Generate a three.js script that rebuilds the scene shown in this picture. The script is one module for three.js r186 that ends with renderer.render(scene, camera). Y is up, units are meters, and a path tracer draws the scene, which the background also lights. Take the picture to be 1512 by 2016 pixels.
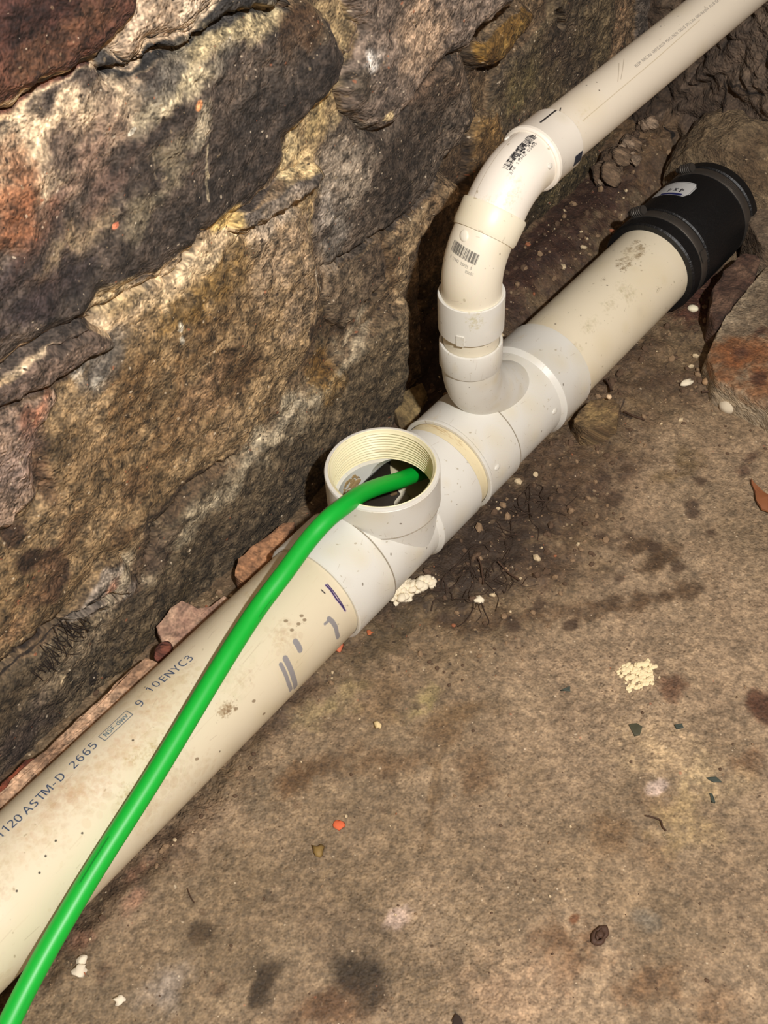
import * as THREE from 'three';
import { mergeGeometries, mergeVertices } from 'three/addons/utils/BufferGeometryUtils.js';
import { Brush, Evaluator, SUBTRACTION, ADDITION } from 'three-bvh-csg';

// ---------------------------------------------------------------- camera, light, exposure
const scene = new THREE.Scene();
scene.background = new THREE.Color(0x000000);
const camera = new THREE.PerspectiveCamera(45.565, 1512 / 2016, 0.02, 20);
camera.up.set(0.6008, 0.6656, -0.4427);                    // the phone is tilted a little
camera.position.set(-0.65986, 1.06922, 0.58094);
camera.lookAt(-0.65986 + 0.50014, 1.06922 - 0.74503, 0.58094 - 0.44135);
scene.add(camera);
const renderer = new THREE.WebGLRenderer({ antialias: true });
renderer.toneMapping = THREE.LinearToneMapping;
renderer.toneMappingExposure = 1.0;
renderer.shadowMap.enabled = true;
const WALL_GAIN = 1.0, FLOOR_GAIN = 1.0;
const BULB = new THREE.Vector3(-0.75, 1.86, 1.22), BULB_POWER = 15.8, BULB_COLOR = 0xffffff;

// ---------------------------------------------------------------- helpers
function rng(seed) { let s = seed >>> 0; return () => { s = (s + 0x6d2b79f5) >>> 0; let t = s; t = Math.imul(t ^ (t >>> 15), t | 1); t ^= t + Math.imul(t ^ (t >>> 7), t | 61); return ((t ^ (t >>> 14)) >>> 0) / 4294967296; }; }
const TAB = new Float32Array(65536); { const r = rng(77); for (let i = 0; i < 65536; i++) TAB[i] = r(); }
function noise(x, y) {
  const xi = Math.floor(x), yi = Math.floor(y); let fx = x - xi, fy = y - yi;
  fx = fx * fx * (3 - 2 * fx); fy = fy * fy * (3 - 2 * fy);
  const a = xi & 255, b = (xi + 1) & 255, c = (yi & 255) << 8, d = ((yi + 1) & 255) << 8;
  const p = TAB[a | c], q = TAB[b | c], r = TAB[a | d], s = TAB[b | d];
  return p + (q - p) * fx + (r - p + (p - q - r + s) * fx) * fy;
}
function fbm(x, y, n) { let v = 0, a = 0.5, t = 0; for (let i = 0; i < n; i++) { v += a * noise(x, y); t += a; a *= 0.55; const u = x * 1.62 - y * 1.21 + 17.3; y = x * 1.21 + y * 1.62 + 5.7; x = u; } return v / t; }
const clamp = (x, a, b) => Math.min(b, Math.max(a, x));
const smooth = (a, b, x) => { const t = clamp((x - a) / (b - a), 0, 1); return t * t * (3 - 2 * t); };
const lerp = (a, b, t) => a + (b - a) * t;
function sdPoly(P, x, y) {                                  // signed distance, positive inside
  let d = 1e9, inside = false;
  for (let i = 0, j = P.length - 1; i < P.length; j = i++) {
    const ax = P[j][0], ay = P[j][1], bx = P[i][0] - ax, by = P[i][1] - ay, px = x - ax, py = y - ay;
    const t = clamp((px * bx + py * by) / (bx * bx + by * by + 1e-12), 0, 1), qx = px - bx * t, qy = py - by * t;
    d = Math.min(d, qx * qx + qy * qy);
    if ((P[i][1] > y) !== (P[j][1] > y) && x < (P[j][0] - P[i][0]) * (y - P[i][1]) / (P[j][1] - P[i][1]) + P[i][0]) inside = !inside;
  }
  return inside ? Math.sqrt(d) : -Math.sqrt(d);
}
function bounds(P, m) { let a = 1e9, b = -1e9, c = 1e9, d = -1e9; for (const p of P) { a = Math.min(a, p[0]); b = Math.max(b, p[0]); c = Math.min(c, p[1]); d = Math.max(d, p[1]); } return [a - m, b + m, c - m, d + m]; }
const warpX = (x, y) => x + (fbm(x * 22 + 3, y * 22, 3) - 0.5) * 0.017 + (noise(x * 130, y * 130) - 0.5) * 0.0045;
const warpY = (x, y) => y + (fbm(x * 22 + 40, y * 22 + 9, 3) - 0.5) * 0.017 + (noise(x * 130 + 60, y * 130) - 0.5) * 0.0045;
const sdRagged = (P, x, y) => sdPoly(P, warpX(x, y), warpY(x, y));

const used = new Map();
function numbered(n) { const k = used.get(n) || 0; used.set(n, k + 1); return k ? n + '_' + String(k).padStart(3, '0') : n; }
function tag(o, label, category, group) { o.userData.label = label; o.userData.category = category; if (group) o.userData.group = group; return o; }
function shadows(o) { o.traverse((c) => { if (c.isMesh) { c.castShadow = true; c.receiveShadow = true; } }); return o; }
function thing(name, label, category, pos = [0, 0, 0], group) { const g = new THREE.Group(); g.name = numbered(name); g.position.set(...pos); scene.add(g); return tag(g, label, category, group); }
function part(name, geo, mat, parent) { const m = new THREE.Mesh(geo, mat); m.name = name; m.castShadow = m.receiveShadow = true; parent.add(m); return m; }
function solid(name, geo, mat, label, category, group) { const m = new THREE.Mesh(geo, mat); m.name = numbered(name); m.castShadow = m.receiveShadow = true; scene.add(m); return tag(m, label, category, group); }
function struct(name) { const g = new THREE.Group(); g.name = name; g.userData.kind = 'structure'; scene.add(g); return g; }

// a square or oblong patch of surface painted in metres; values are sRGB 0..255
class Paint {
  constructor(x0, x1, y0, y1, w, h) { Object.assign(this, { x0, x1, y0, y1, w, h }); this.d = new Float32Array(w * h * 3); this.sx = (x1 - x0) / w; this.sy = (y1 - y0) / h; }
  each(b, f) {
    const i0 = Math.max(0, Math.floor((b[0] - this.x0) / this.sx)), i1 = Math.min(this.w - 1, Math.ceil((b[1] - this.x0) / this.sx));
    const j0 = Math.max(0, Math.floor((b[2] - this.y0) / this.sy)), j1 = Math.min(this.h - 1, Math.ceil((b[3] - this.y0) / this.sy));
    for (let j = j0; j <= j1; j++) for (let i = i0; i <= i1; i++) f((j * this.w + i) * 3, this.x0 + (i + 0.5) * this.sx, this.y0 + (j + 0.5) * this.sy);
  }
  mix(k, c, a) { const d = this.d; d[k] += (c[0] - d[k]) * a; d[k + 1] += (c[1] - d[k + 1]) * a; d[k + 2] += (c[2] - d[k + 2]) * a; }
  fill(f) { this.each([this.x0, this.x1, this.y0, this.y1], (k, x, y) => { const c = f(x, y); this.d[k] = c[0]; this.d[k + 1] = c[1]; this.d[k + 2] = c[2]; }); }
  poly(P, f, feather = 0.003, ragged = true) { this.each(bounds(P, 0.02), (k, x, y) => { const s = ragged ? sdRagged(P, x, y) : sdPoly(P, x, y); if (s > -feather) this.mix(k, f(x, y, s), smooth(-feather, feather, s)); }); }
  // soft mottled blot: radius r1 along angle t, r2 across; rough sets how broken its outline is
  blob(cx, cy, r1, r2, t, c, a, soft = 0.5, rough = 0.6, fine = 60) {
    const m = Math.max(r1, r2) * 1.6, ct = Math.cos(t), st = Math.sin(t);
    this.each([cx - m, cx + m, cy - m, cy + m], (k, x, y) => {
      const dx = x - cx, dy = y - cy, u = (dx * ct + dy * st) / r1, v = (-dx * st + dy * ct) / r2;
      const q = Math.hypot(u, v) + (fbm(x * fine + 11, y * fine, 4) - 0.5) * 2 * rough;
      const s = 1 - smooth(1 - soft, 1 + soft * 0.4, q); if (s > 0) this.mix(k, c, a * s);
    });
  }
  stroke(P, w, c, a, rough = 0.5) {
    for (let n = 0; n + 1 < P.length; n++) {
      const [ax, ay] = P[n], bx = P[n + 1][0] - ax, by = P[n + 1][1] - ay, L = bx * bx + by * by;
      this.each([Math.min(ax, ax + bx) - 2.5 * w, Math.max(ax, ax + bx) + 2.5 * w, Math.min(ay, ay + by) - 2.5 * w, Math.max(ay, ay + by) + 2.5 * w], (k, x, y) => {
        const X = warpX(x, y), Y = warpY(x, y), t = clamp(((X - ax) * bx + (Y - ay) * by) / L, 0, 1), q = Math.hypot(X - ax - bx * t, Y - ay - by * t) / w + (noise(x * 90, y * 90) - 0.5) * 2 * rough;
        const s = 1 - smooth(0.4, 1.3, q); if (s > 0) this.mix(k, c, a * s);
      });
    }
  }
  specks(n, seed, r0, r1, c, a, where) {
    const r = rng(seed);
    for (let i = 0; i < n; i++) {
      const x = lerp(this.x0, this.x1, r()), y = lerp(this.y0, this.y1, r()), q = lerp(r0, r1, r() ** 3), w = r(), t = r() * 3.1, e = 0.5 + r() * 0.5;
      if (where && where(x, y) < w) continue;
      const ct = Math.cos(t), st = Math.sin(t);
      this.each([x - q, x + q, y - q, y + q], (k, X, Y) => { const u = (X - x) * ct + (Y - y) * st, v = ((Y - y) * ct - (X - x) * st) / e, s = 1 - smooth(0.55, 1, Math.hypot(u, v) / q); if (s > 0) this.mix(k, c, a * s); });
    }
  }
  grain(amount, f1, f2, seed = 0) {                          // sandy grain, real colour differences from grain to grain
    this.each([this.x0, this.x1, this.y0, this.y1], (k, x, y) => {
      const g = 1 + amount * ((fbm(x * f1 + seed, y * f1, 2) - 0.5) * 1.5 + (noise(x * f2, y * f2 + seed) - 0.5) * 0.9);
      this.d[k] *= g; this.d[k + 1] *= g; this.d[k + 2] *= g;
    });
  }
  texture(gain = 1) {
    const n = this.w * this.h, o = new Uint8Array(n * 4);
    for (let i = 0; i < n; i++) { for (let c = 0; c < 3; c++) o[i * 4 + c] = clamp(this.d[i * 3 + c] * gain, 0, 255); o[i * 4 + 3] = 255; }
    const t = new THREE.DataTexture(o, this.w, this.h, THREE.RGBAFormat); t.colorSpace = THREE.SRGBColorSpace; t.magFilter = t.minFilter = THREE.LinearFilter;
    t.repeat.set(1 / (this.x1 - this.x0), 1 / (this.y1 - this.y0)); t.offset.set(-this.x0 * t.repeat.x, -this.y0 * t.repeat.y); t.needsUpdate = true; this.d = null; return t;
  }
}
// fine relief that repeats every 0.32 m: pits and grains
function reliefTexture(seed, f) {
  const n = 1024, o = new Uint8Array(n * n * 4);
  for (let j = 0; j < n; j++) for (let i = 0; i < n; i++) {
    const wrap = (q, fx) => { const u = i / n, v = j / n, a = fx(u, v), b = fx(u - 1, v), c = fx(u, v - 1), d = fx(u - 1, v - 1); return lerp(lerp(a, b, u), lerp(c, d, u), v); };
    const h = wrap(0, (u, v) => f(u * 0.32, v * 0.32, seed));
    const k = (j * n + i) * 4; o[k] = o[k + 1] = o[k + 2] = clamp(h, 0, 1) * 255; o[k + 3] = 255;
  }
  const t = new THREE.DataTexture(o, n, n, THREE.RGBAFormat); t.wrapS = t.wrapT = THREE.RepeatWrapping; t.magFilter = t.minFilter = THREE.LinearFilter; t.repeat.set(1 / 0.32, 1 / 0.32); t.needsUpdate = true; return t;
}
const rockRelief = reliefTexture(3, (x, y, s) => 0.5 + (fbm(x * 120 + s, y * 120, 4) - 0.5) * 1.1 + (noise(x * 520, y * 520) - 0.5) * 0.35);
const floorRelief = reliefTexture(9, (x, y, s) => 0.5 + (fbm(x * 200 + s, y * 200, 3) - 0.5) * 0.9 + (noise(x * 600, y * 600) - 0.5) * 0.4);
function canvasTexture(w, h, draw) { const c = document.createElement('canvas'); c.width = w; c.height = h; draw(c.getContext('2d'), w, h); const t = new THREE.CanvasTexture(c); t.colorSpace = THREE.SRGBColorSpace; t.magFilter = t.minFilter = THREE.LinearFilter; return t; }

// revolve [along, radius] round the x axis; angle 0 is up, a quarter turn is towards +z. Breaks normals at corners sharper than 30 degrees.
function revolve(P, seg = 96, u0 = 0, uL = 1) {
  const pos = [], nor = [], uv = [], idx = [], N = [];
  for (let i = 0; i + 1 < P.length; i++) { const dx = P[i + 1][0] - P[i][0], dr = P[i + 1][1] - P[i][1], l = Math.hypot(dx, dr) || 1; N.push([-dr / l, dx / l]); }
  const avg = (a, b) => { if (!a || !b || a[0] * b[0] + a[1] * b[1] < 0.86) return null; const l = Math.hypot(a[0] + b[0], a[1] + b[1]); return [(a[0] + b[0]) / l, (a[1] + b[1]) / l]; };
  for (let i = 0; i + 1 < P.length; i++) {
    const n0 = avg(N[i - 1], N[i]) || N[i], n1 = avg(N[i], N[i + 1]) || N[i], base = pos.length / 3;
    for (const [p, n] of [[P[i], n0], [P[i + 1], n1]]) for (let s = 0; s <= seg; s++) {
      const t = -Math.PI + s / seg * 2 * Math.PI, c = Math.cos(t), d = Math.sin(t);
      pos.push(p[0], p[1] * c, p[1] * d); nor.push(n[0], n[1] * c, n[1] * d); uv.push((p[0] - u0) / uL, 1 - s / seg);
    }
    for (let s = 0; s < seg; s++) { const a = base + s, b = a + seg + 1; idx.push(a, a + 1, b, b, a + 1, b + 1); }
  }
  const g = new THREE.BufferGeometry(); g.setAttribute('position', new THREE.Float32BufferAttribute(pos, 3)); g.setAttribute('normal', new THREE.Float32BufferAttribute(nor, 3)); g.setAttribute('uv', new THREE.Float32BufferAttribute(uv, 2)); g.setIndex(idx); return g;
}
const upright = (g, x, z = 0) => g.applyMatrix4(new THREE.Matrix4().makeRotationZ(Math.PI / 2)).translate(x, 0, z);   // x axis to y axis; angle 0 then looks to -x
const diagonal = (g, x, y, a) => g.applyMatrix4(new THREE.Matrix4().makeRotationZ(a)).translate(x, y, 0);
// a tube along points in the plane z = 0; its angle runs from the left of the path (seen from +z) towards +z
function bentTube(pts, r, seg = 64) {
  const pos = [], nor = [], uv = [], idx = []; let L = 0; const S = pts.map((p, i) => (i ? (L += Math.hypot(p[0] - pts[i - 1][0], p[1] - pts[i - 1][1])) : 0));
  pts.forEach((p, i) => {
    const a = pts[Math.max(0, i - 1)], b = pts[Math.min(pts.length - 1, i + 1)], l = Math.hypot(b[0] - a[0], b[1] - a[1]), tx = (b[0] - a[0]) / l, ty = (b[1] - a[1]) / l, R = typeof r === 'function' ? r(S[i] / L) : r;
    for (let s = 0; s <= seg; s++) { const t = -Math.PI + s / seg * 2 * Math.PI, c = Math.cos(t), d = Math.sin(t); pos.push(p[0] - ty * c * R, p[1] + tx * c * R, d * R); nor.push(-ty * c, tx * c, d); uv.push(s / seg, S[i] / L); }
  });
  for (let i = 0; i + 1 < pts.length; i++) for (let s = 0; s < seg; s++) { const a = i * (seg + 1) + s, b = a + seg + 1; idx.push(a, a + 1, b, b, a + 1, b + 1); }
  const g = new THREE.BufferGeometry(); g.setAttribute('position', new THREE.Float32BufferAttribute(pos, 3)); g.setAttribute('normal', new THREE.Float32BufferAttribute(nor, 3)); g.setAttribute('uv', new THREE.Float32BufferAttribute(uv, 2)); g.setIndex(idx); return g;
}
// a rough sheet over a rectangle; place(a, b) gives [x, y, z]; keep(a, b) drops squares
function sheet(a0, a1, b0, b1, step, place, keep, flip) {
  const n = Math.max(2, Math.round((a1 - a0) / step)), m = Math.max(2, Math.round((b1 - b0) / step)), pos = [], uv = [], idx = [], ok = [];
  for (let j = 0; j <= m; j++) for (let i = 0; i <= n; i++) { const a = lerp(a0, a1, i / n), b = lerp(b0, b1, j / m); const P = place(a, b); pos.push(P[0], P[1], P[2]); uv.push(a, b + (P[3] || 0)); ok.push(keep ? keep(a, b) : true); }
  for (let j = 0; j < m; j++) for (let i = 0; i < n; i++) { const p = j * (n + 1) + i, q = p + n + 1; if (!(ok[p] || ok[p + 1] || ok[q] || ok[q + 1])) continue; if (flip) idx.push(p, q, p + 1, p + 1, q, q + 1); else idx.push(p, p + 1, q, p + 1, q + 1, q); }
  const g = new THREE.BufferGeometry(); g.setAttribute('position', new THREE.Float32BufferAttribute(pos, 3)); g.setAttribute('uv', new THREE.Float32BufferAttribute(uv, 2)); g.setIndex(idx); g.computeVertexNormals(); return g;
}
const box = (x0, x1, y0, y1, z0, z1) => new THREE.BoxGeometry(x1 - x0, y1 - y0, z1 - z0).translate((x0 + x1) / 2, (y0 + y1) / 2, (z0 + z1) / 2);
// ---------------------------------------------------------------- the left wall: rubble stones in lime mortar
const ZA = -0.125, ZB = -0.182;                             // faces of the proud stones and of the recessed ones behind the riser
const G = {                                                 // [outline, face, proud, edge, roughness, tone 1, tone 2, mottle scale]
  maroon: [[[-.2474, .7572], [-.0852, .6988], [-.1017, .6529], [-.119, .6423], [-.1372, .632], [-.1648, .6332], [-.1908, .6351], [-.2159, .637], [-.2332, .6398], [-.2886, .6535]], ZA + 0.012, 0.03, 0.016, 0.006, [72, 47, 40], [98, 64, 50], 16],
  pale: [[[-.0819, .6867], [.0989, .6198], [.0594, .6135], [.0225, .6161], [-.0091, .6228], [-.0347, .6249], [-.0511, .6177], [-.0773, .6238], [-.0991, .6234], [-.1084, .6144], [-.1268, .633], [-.114, .6417], [-.0998, .6522]], ZA + 0.001, 0.018, 0.014, 0.005, [205, 183, 156], [176, 152, 126], 22],
  slate: [[[-.1384, .6333], [-.1278, .633], [-.1091, .6135], [-.0985, .6215], [-.0765, .6227], [-.0502, .6165], [-.0339, .6234], [-.0086, .6222], [.0226, .6169], [.0613, .6059], [.0693, .5862], [.048, .5904], [.0206, .5955], [-.038, .6047], [-.0665, .6047], [-.1026, .6098], [-.1146, .6089], [-.137, .615]], ZA - 0.001, 0.014, 0.006, 0.006, [40, 38, 36], [62, 58, 54], 40],
  great: [[[-.2916, .646], [-.2358, .6325], [-.1923, .6307], [-.1456, .6309], [-.1371, .6146], [-.1148, .6082], [-.1019, .6086], [-.0657, .6035], [-.0371, .6035], [.0216, .5943], [.0478, .5892], [.0941, .5725], [.1203, .5431], [.1337, .5131], [.1237, .4884], [.0954, .4837], [.0654, .474], [.034, .47], [.0335, .4492], [.011, .4398], [-.0291, .4366], [-.0741, .4409], [-.0858, .4316], [-.1135, .4342], [-.1325, .4271], [-.151, .4332], [-.1962, .4487], [-.2133, .4386], [-.2503, .445], [-.3006, .4506], [-.3624, .4676]], ZA + 0.004, 0.024, 0.02, 0.008, [66, 57, 50], [88, 76, 66], 14],
  sliver: [[[-.0337, .4268], [-.0224, .4366], [.0162, .4294], [.0809, .4266], [.0929, .4147], [.0741, .409], [.0263, .4037], [-.0157, .4064], [-.033, .4164]], ZA + 0.006, 0.02, 0.008, 0.004, [104, 94, 84], [84, 76, 68], 30],
  slab: [[[-.3684, .4525], [-.3135, .443], [-.2679, .4402], [-.2447, .4454], [-.2196, .4381], [-.2009, .4129], [-.1929, .3934], [-.2134, .402], [-.2365, .4015], [-.2628, .4065], [-.2925, .4145], [-.3759, .4338]], ZA + 0.01, 0.024, 0.008, 0.004, [112, 94, 80], [92, 76, 66], 22],
  pink: [[[-.3781, .428], [-.2936, .4114], [-.2661, .3965], [-.2653, .3851], [-.2874, .3705], [-.3056, .3492], [-.3166, .3082], [-.3535, .3023], [-.4182, .3272]], ZA + 0.008, 0.022, 0.012, 0.006, [150, 126, 106], [126, 106, 90], 20],
  mossy: [[[-.2602, .3939], [-.2226, .3904], [-.1964, .3981], [-.1599, .3993], [-.1406, .4001], [-.1114, .3902], [-.0846, .3932], [-.0593, .403], [-.0354, .4112], [.0113, .3998], [.0599, .3808], [.071, .3488], [.0703, .2926], [.0665, .262], [.0487, .2258], [.0376, .2052], [.0173, .2018], [-.0077, .1876], [-.0258, .1852], [-.0659, .1737], [-.1041, .175], [-.1322, .1837], [-.1964, .1798], [-.2046, .1644], [-.229, .1516], [-.2676, .1742], [-.317, .1617], [-.3683, .1587], [-.4053, .157], [-.4769, .1795], [-.42, .3225], [-.3497, .2975], [-.3157, .3042], [-.3043, .3481], [-.2852, .3688]], ZA, 0.022, 0.018, 0.006, [106, 86, 60], [146, 122, 90], 26],
  chunk: [[[-.3336, .1498], [-.3048, .1594], [-.275, .1715], [-.2502, .1596], [-.2387, .1177], [-.2464, .1074], [-.2803, .1184], [-.3184, .1366]], ZA + 0.006, 0.02, 0.01, 0.005, [146, 132, 116], [112, 100, 90], 36],
  upper: [[[.1354, .5008], [.1535, .5029], [.1702, .5231], [.1403, .564], [.1376, .6056], [.3997, .5087], [.4424, .4468], [.3924, .4433], [.3514, .4391], [.338, .4246], [.3009, .4319], [.257, .4236], [.2309, .4132], [.2095, .4065], [.1807, .4093], [.1578, .4263], [.1426, .4501], [.135, .4749]], ZA - 0.005, 0.028, 0.016, 0.007, [128, 112, 98], [104, 91, 80], 16],
  grey: [[[.1103, .434], [.1292, .4393], [.1406, .4456], [.1584, .4248], [.183, .407], [.2144, .4029], [.2569, .4209], [.3054, .426], [.3381, .4228], [.3556, .3696], [.3628, .3288], [.3358, .3103], [.3059, .309], [.2725, .2877], [.2332, .2844], [.203, .2806], [.1655, .2893], [.1326, .2874], [.0847, .2979], [.0775, .3388], [.0795, .3737], [.0864, .4103], [.096, .4276]], ZA - 0.016, 0.018, 0.016, 0.007, [92, 80, 68], [70, 60, 51], 14],
  wedge: [[[.0876, .2876], [.1341, .2845], [.1685, .283], [.1867, .2768], [.182, .2431], [.1755, .2263], [.1493, .2148], [.1126, .2019], [.0891, .2263], [.0764, .2622]], ZA - 0.008, 0.02, 0.01, 0.007, [112, 96, 76], [82, 68, 54], 26],
  ridge: [[[.1873, .2725], [.2074, .278], [.235, .2821], [.2724, .2857], [.2973, .2907], [.3319, .2585], [.3211, .2438], [.2816, .2523], [.2352, .2316], [.226, .1871], [.2082, .1764], [.1906, .2024], [.1833, .2354]], ZA - 0.012, 0.022, 0.01, 0.009, [146, 124, 94], [98, 78, 56], 30],
  footing: [[[.2136, .1684], [.2119, .1283], [.2027, .0787], [.1941, .0262], [.1692, .0018], [.1316, -.0125], [.0913, -.0193], [.0335, -.0189], [-.0409, -.0237], [-.1177, -.0133], [-.216, -.0142], [-.2571, -.023], [-.3345, -.032], [-.4749, -.0383], [-.5606, -.0312], [-.4838, .162], [-.4103, .143], [-.3296, .1422], [-.2812, .1152], [-.2395, .1012], [-.2092, .1294], [-.188, .1568], [-.1282, .1682], [-.061, .1576], [.022, .1651], [.0921, .1736], [.1466, .1803], [.1837, .1792]], ZA + 0.004, 0.024, 0.012, 0.006, [98, 84, 64], [78, 66, 50], 20],
  ochre: [[[.4031, .3987], [.4524, .4018], [.4926, .4092], [.5181, .3807], [.5023, .3662], [.4663, .356], [.445, .3497], [.4141, .3604], [.4035, .3829]], ZB + 0.014, 0.03, 0.012, 0.004, [140, 106, 52], [104, 78, 40], 26],
  dark: [[[.4621, .3311], [.5198, .3443], [.5687, .3608], [.5901, .4251], [.7159, .3786], [.743, .2951], [.7438, .2365], [.6678, .197], [.4877, .197], [.457, .2057], [.4466, .276], [.4535, .3128]], ZB, 0.024, 0.018, 0.008, [76, 65, 52], [98, 84, 62], 18],
  far: [[[.7791, .3553], [.9906, .2771], [.9061, .2138], [.8531, .1966], [.8134, .1987], [.8065, .255]], ZB, 0.022, 0.016, 0.006, [94, 84, 74], [74, 66, 58], 18],
  column: [[[.4255, .2922], [.462, .2813], [.485, .2252], [.4715, .1884], [.4279, .1595], [.3943, .1934], [.404, .2386], [.4137, .2683]], ZB + 0.004, 0.02, 0.012, 0.009, [112, 88, 56], [88, 68, 44], 30],
  low: [[[.3135, .0295], [.4178, .0338], [.4898, .0274], [.5691, .009], [.636, -.0005], [.6894, .0088], [.7743, .0249], [.7328, .0859], [.6195, .1201], [.4964, .1293], [.3829, .1315], [.3139, .1121]], ZB - 0.004, 0.016, 0.016, 0.006, [86, 76, 50], [64, 52, 36], 16],
};
// open joints: [line, half width, depth]
const CRACKS = [
  [[[-.1368, .6157], [-.1145, .6093], [-.1014, .6105], [-.0662, .6059], [-.0366, .6058], [.0209, .5971], [.0558, .5908]], 0.005, 0.02], [[[.1313, .5042], [.1343, .4752], [.1425, .4491], [.1577, .4252], [.1821, .4063], [.2093, .4031], [.2291, .4107], [.2569, .4203], [.3054, .4265], [.3408, .4245]], 0.0026, 0.018],
  [[[.2744, .2879], [.2332, .2844], [.203, .2799], [.1655, .2887], [.1326, .2867], [.0853, .2962]], 0.002, 0.010], [[[-.442, .153], [-.408, .1494], [-.3711, .1505], [-.3269, .1507], [-.2839, .141], [-.239, .1031]], 0.0022, 0.012], [[[-.0332, .4155], [-.0019, .4052], [.041, .4046], [.0754, .4072]], 0.0032, 0.014],
  [[[-.2658, .4059], [-.237, .3996], [-.2119, .3993], [-.193, .3912]], 0.003, 0.012], [[[-.3009, .4498], [-.2575, .4393], [-.2113, .4282], [-.2002, .4349], [-.1532, .4271], [-.1185, .4188], [-.0768, .4344]], 0.002, 0.008], [[[-.2175, .1309], [-.1961, .1643], [-.1327, .175], [-.0825, .1684]], 0.0022, 0.008], [[[-.2333, .6394], [-.1908, .6351], [-.1378, .6318]], 0.003, 0.014],
  [[[.3992, .3968], [.4522, .4054], [.4974, .4132]], 0.003, 0.014], [[[.4377, .3472], [.4694, .333], [.5282, .3484]], 0.0026, 0.012], [[[.5899, .3611], [.598, .3411], [.6063, .3298]], 0.004, 0.014], [[[.179, .2241], [.171, .2006], [.1544, .2221]], 0.0024, 0.008]];
const CB = CRACKS.map((c) => bounds(c[0], 0.03));
function crack(x, y) {
  let d = 0; const X = warpX(x, y), Y = warpY(x, y);
  CRACKS.forEach(([P, w, dep], n) => { const b = CB[n]; if (x < b[0] || x > b[1] || y < b[2] || y > b[3]) return; let q = 1e9; for (let i = 0; i + 1 < P.length; i++) { const ax = P[i][0], ay = P[i][1], bx = P[i + 1][0] - ax, by = P[i + 1][1] - ay, t = clamp(((X - ax) * bx + (Y - ay) * by) / (bx * bx + by * by), 0, 1); q = Math.min(q, Math.hypot(X - ax - bx * t, Y - ay - by * t)); } d = Math.max(d, dep * (1 - smooth(w * 0.5, w * 1.5, q * (0.7 + 0.6 * noise(x * 60, y * 60))))); });
  return d;
}
const bedZ = (x, y) => -crack(x, y) + lerp(-0.1305 - 0.012 * smooth(-0.04, 0.1, x), -0.194, smooth(0.245, 0.285, x - 0.1 * clamp(y - 0.2, 0, 0.4))) + (fbm(x * 14, y * 14 + 5, 4) - 0.5) * 0.012 + (fbm(x * 80, y * 80, 4) - 0.5) * 0.007;
const warm = (c1, c2, f, s) => (x, y) => { const t = smooth(0.3, 0.7, fbm(x * f + s, y * f - s, 5)); return [lerp(c1[0], c2[0], t), lerp(c1[1], c2[1], t), lerp(c1[2], c2[2], t)]; };
const at = (s, i = 0) => s[i];
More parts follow.
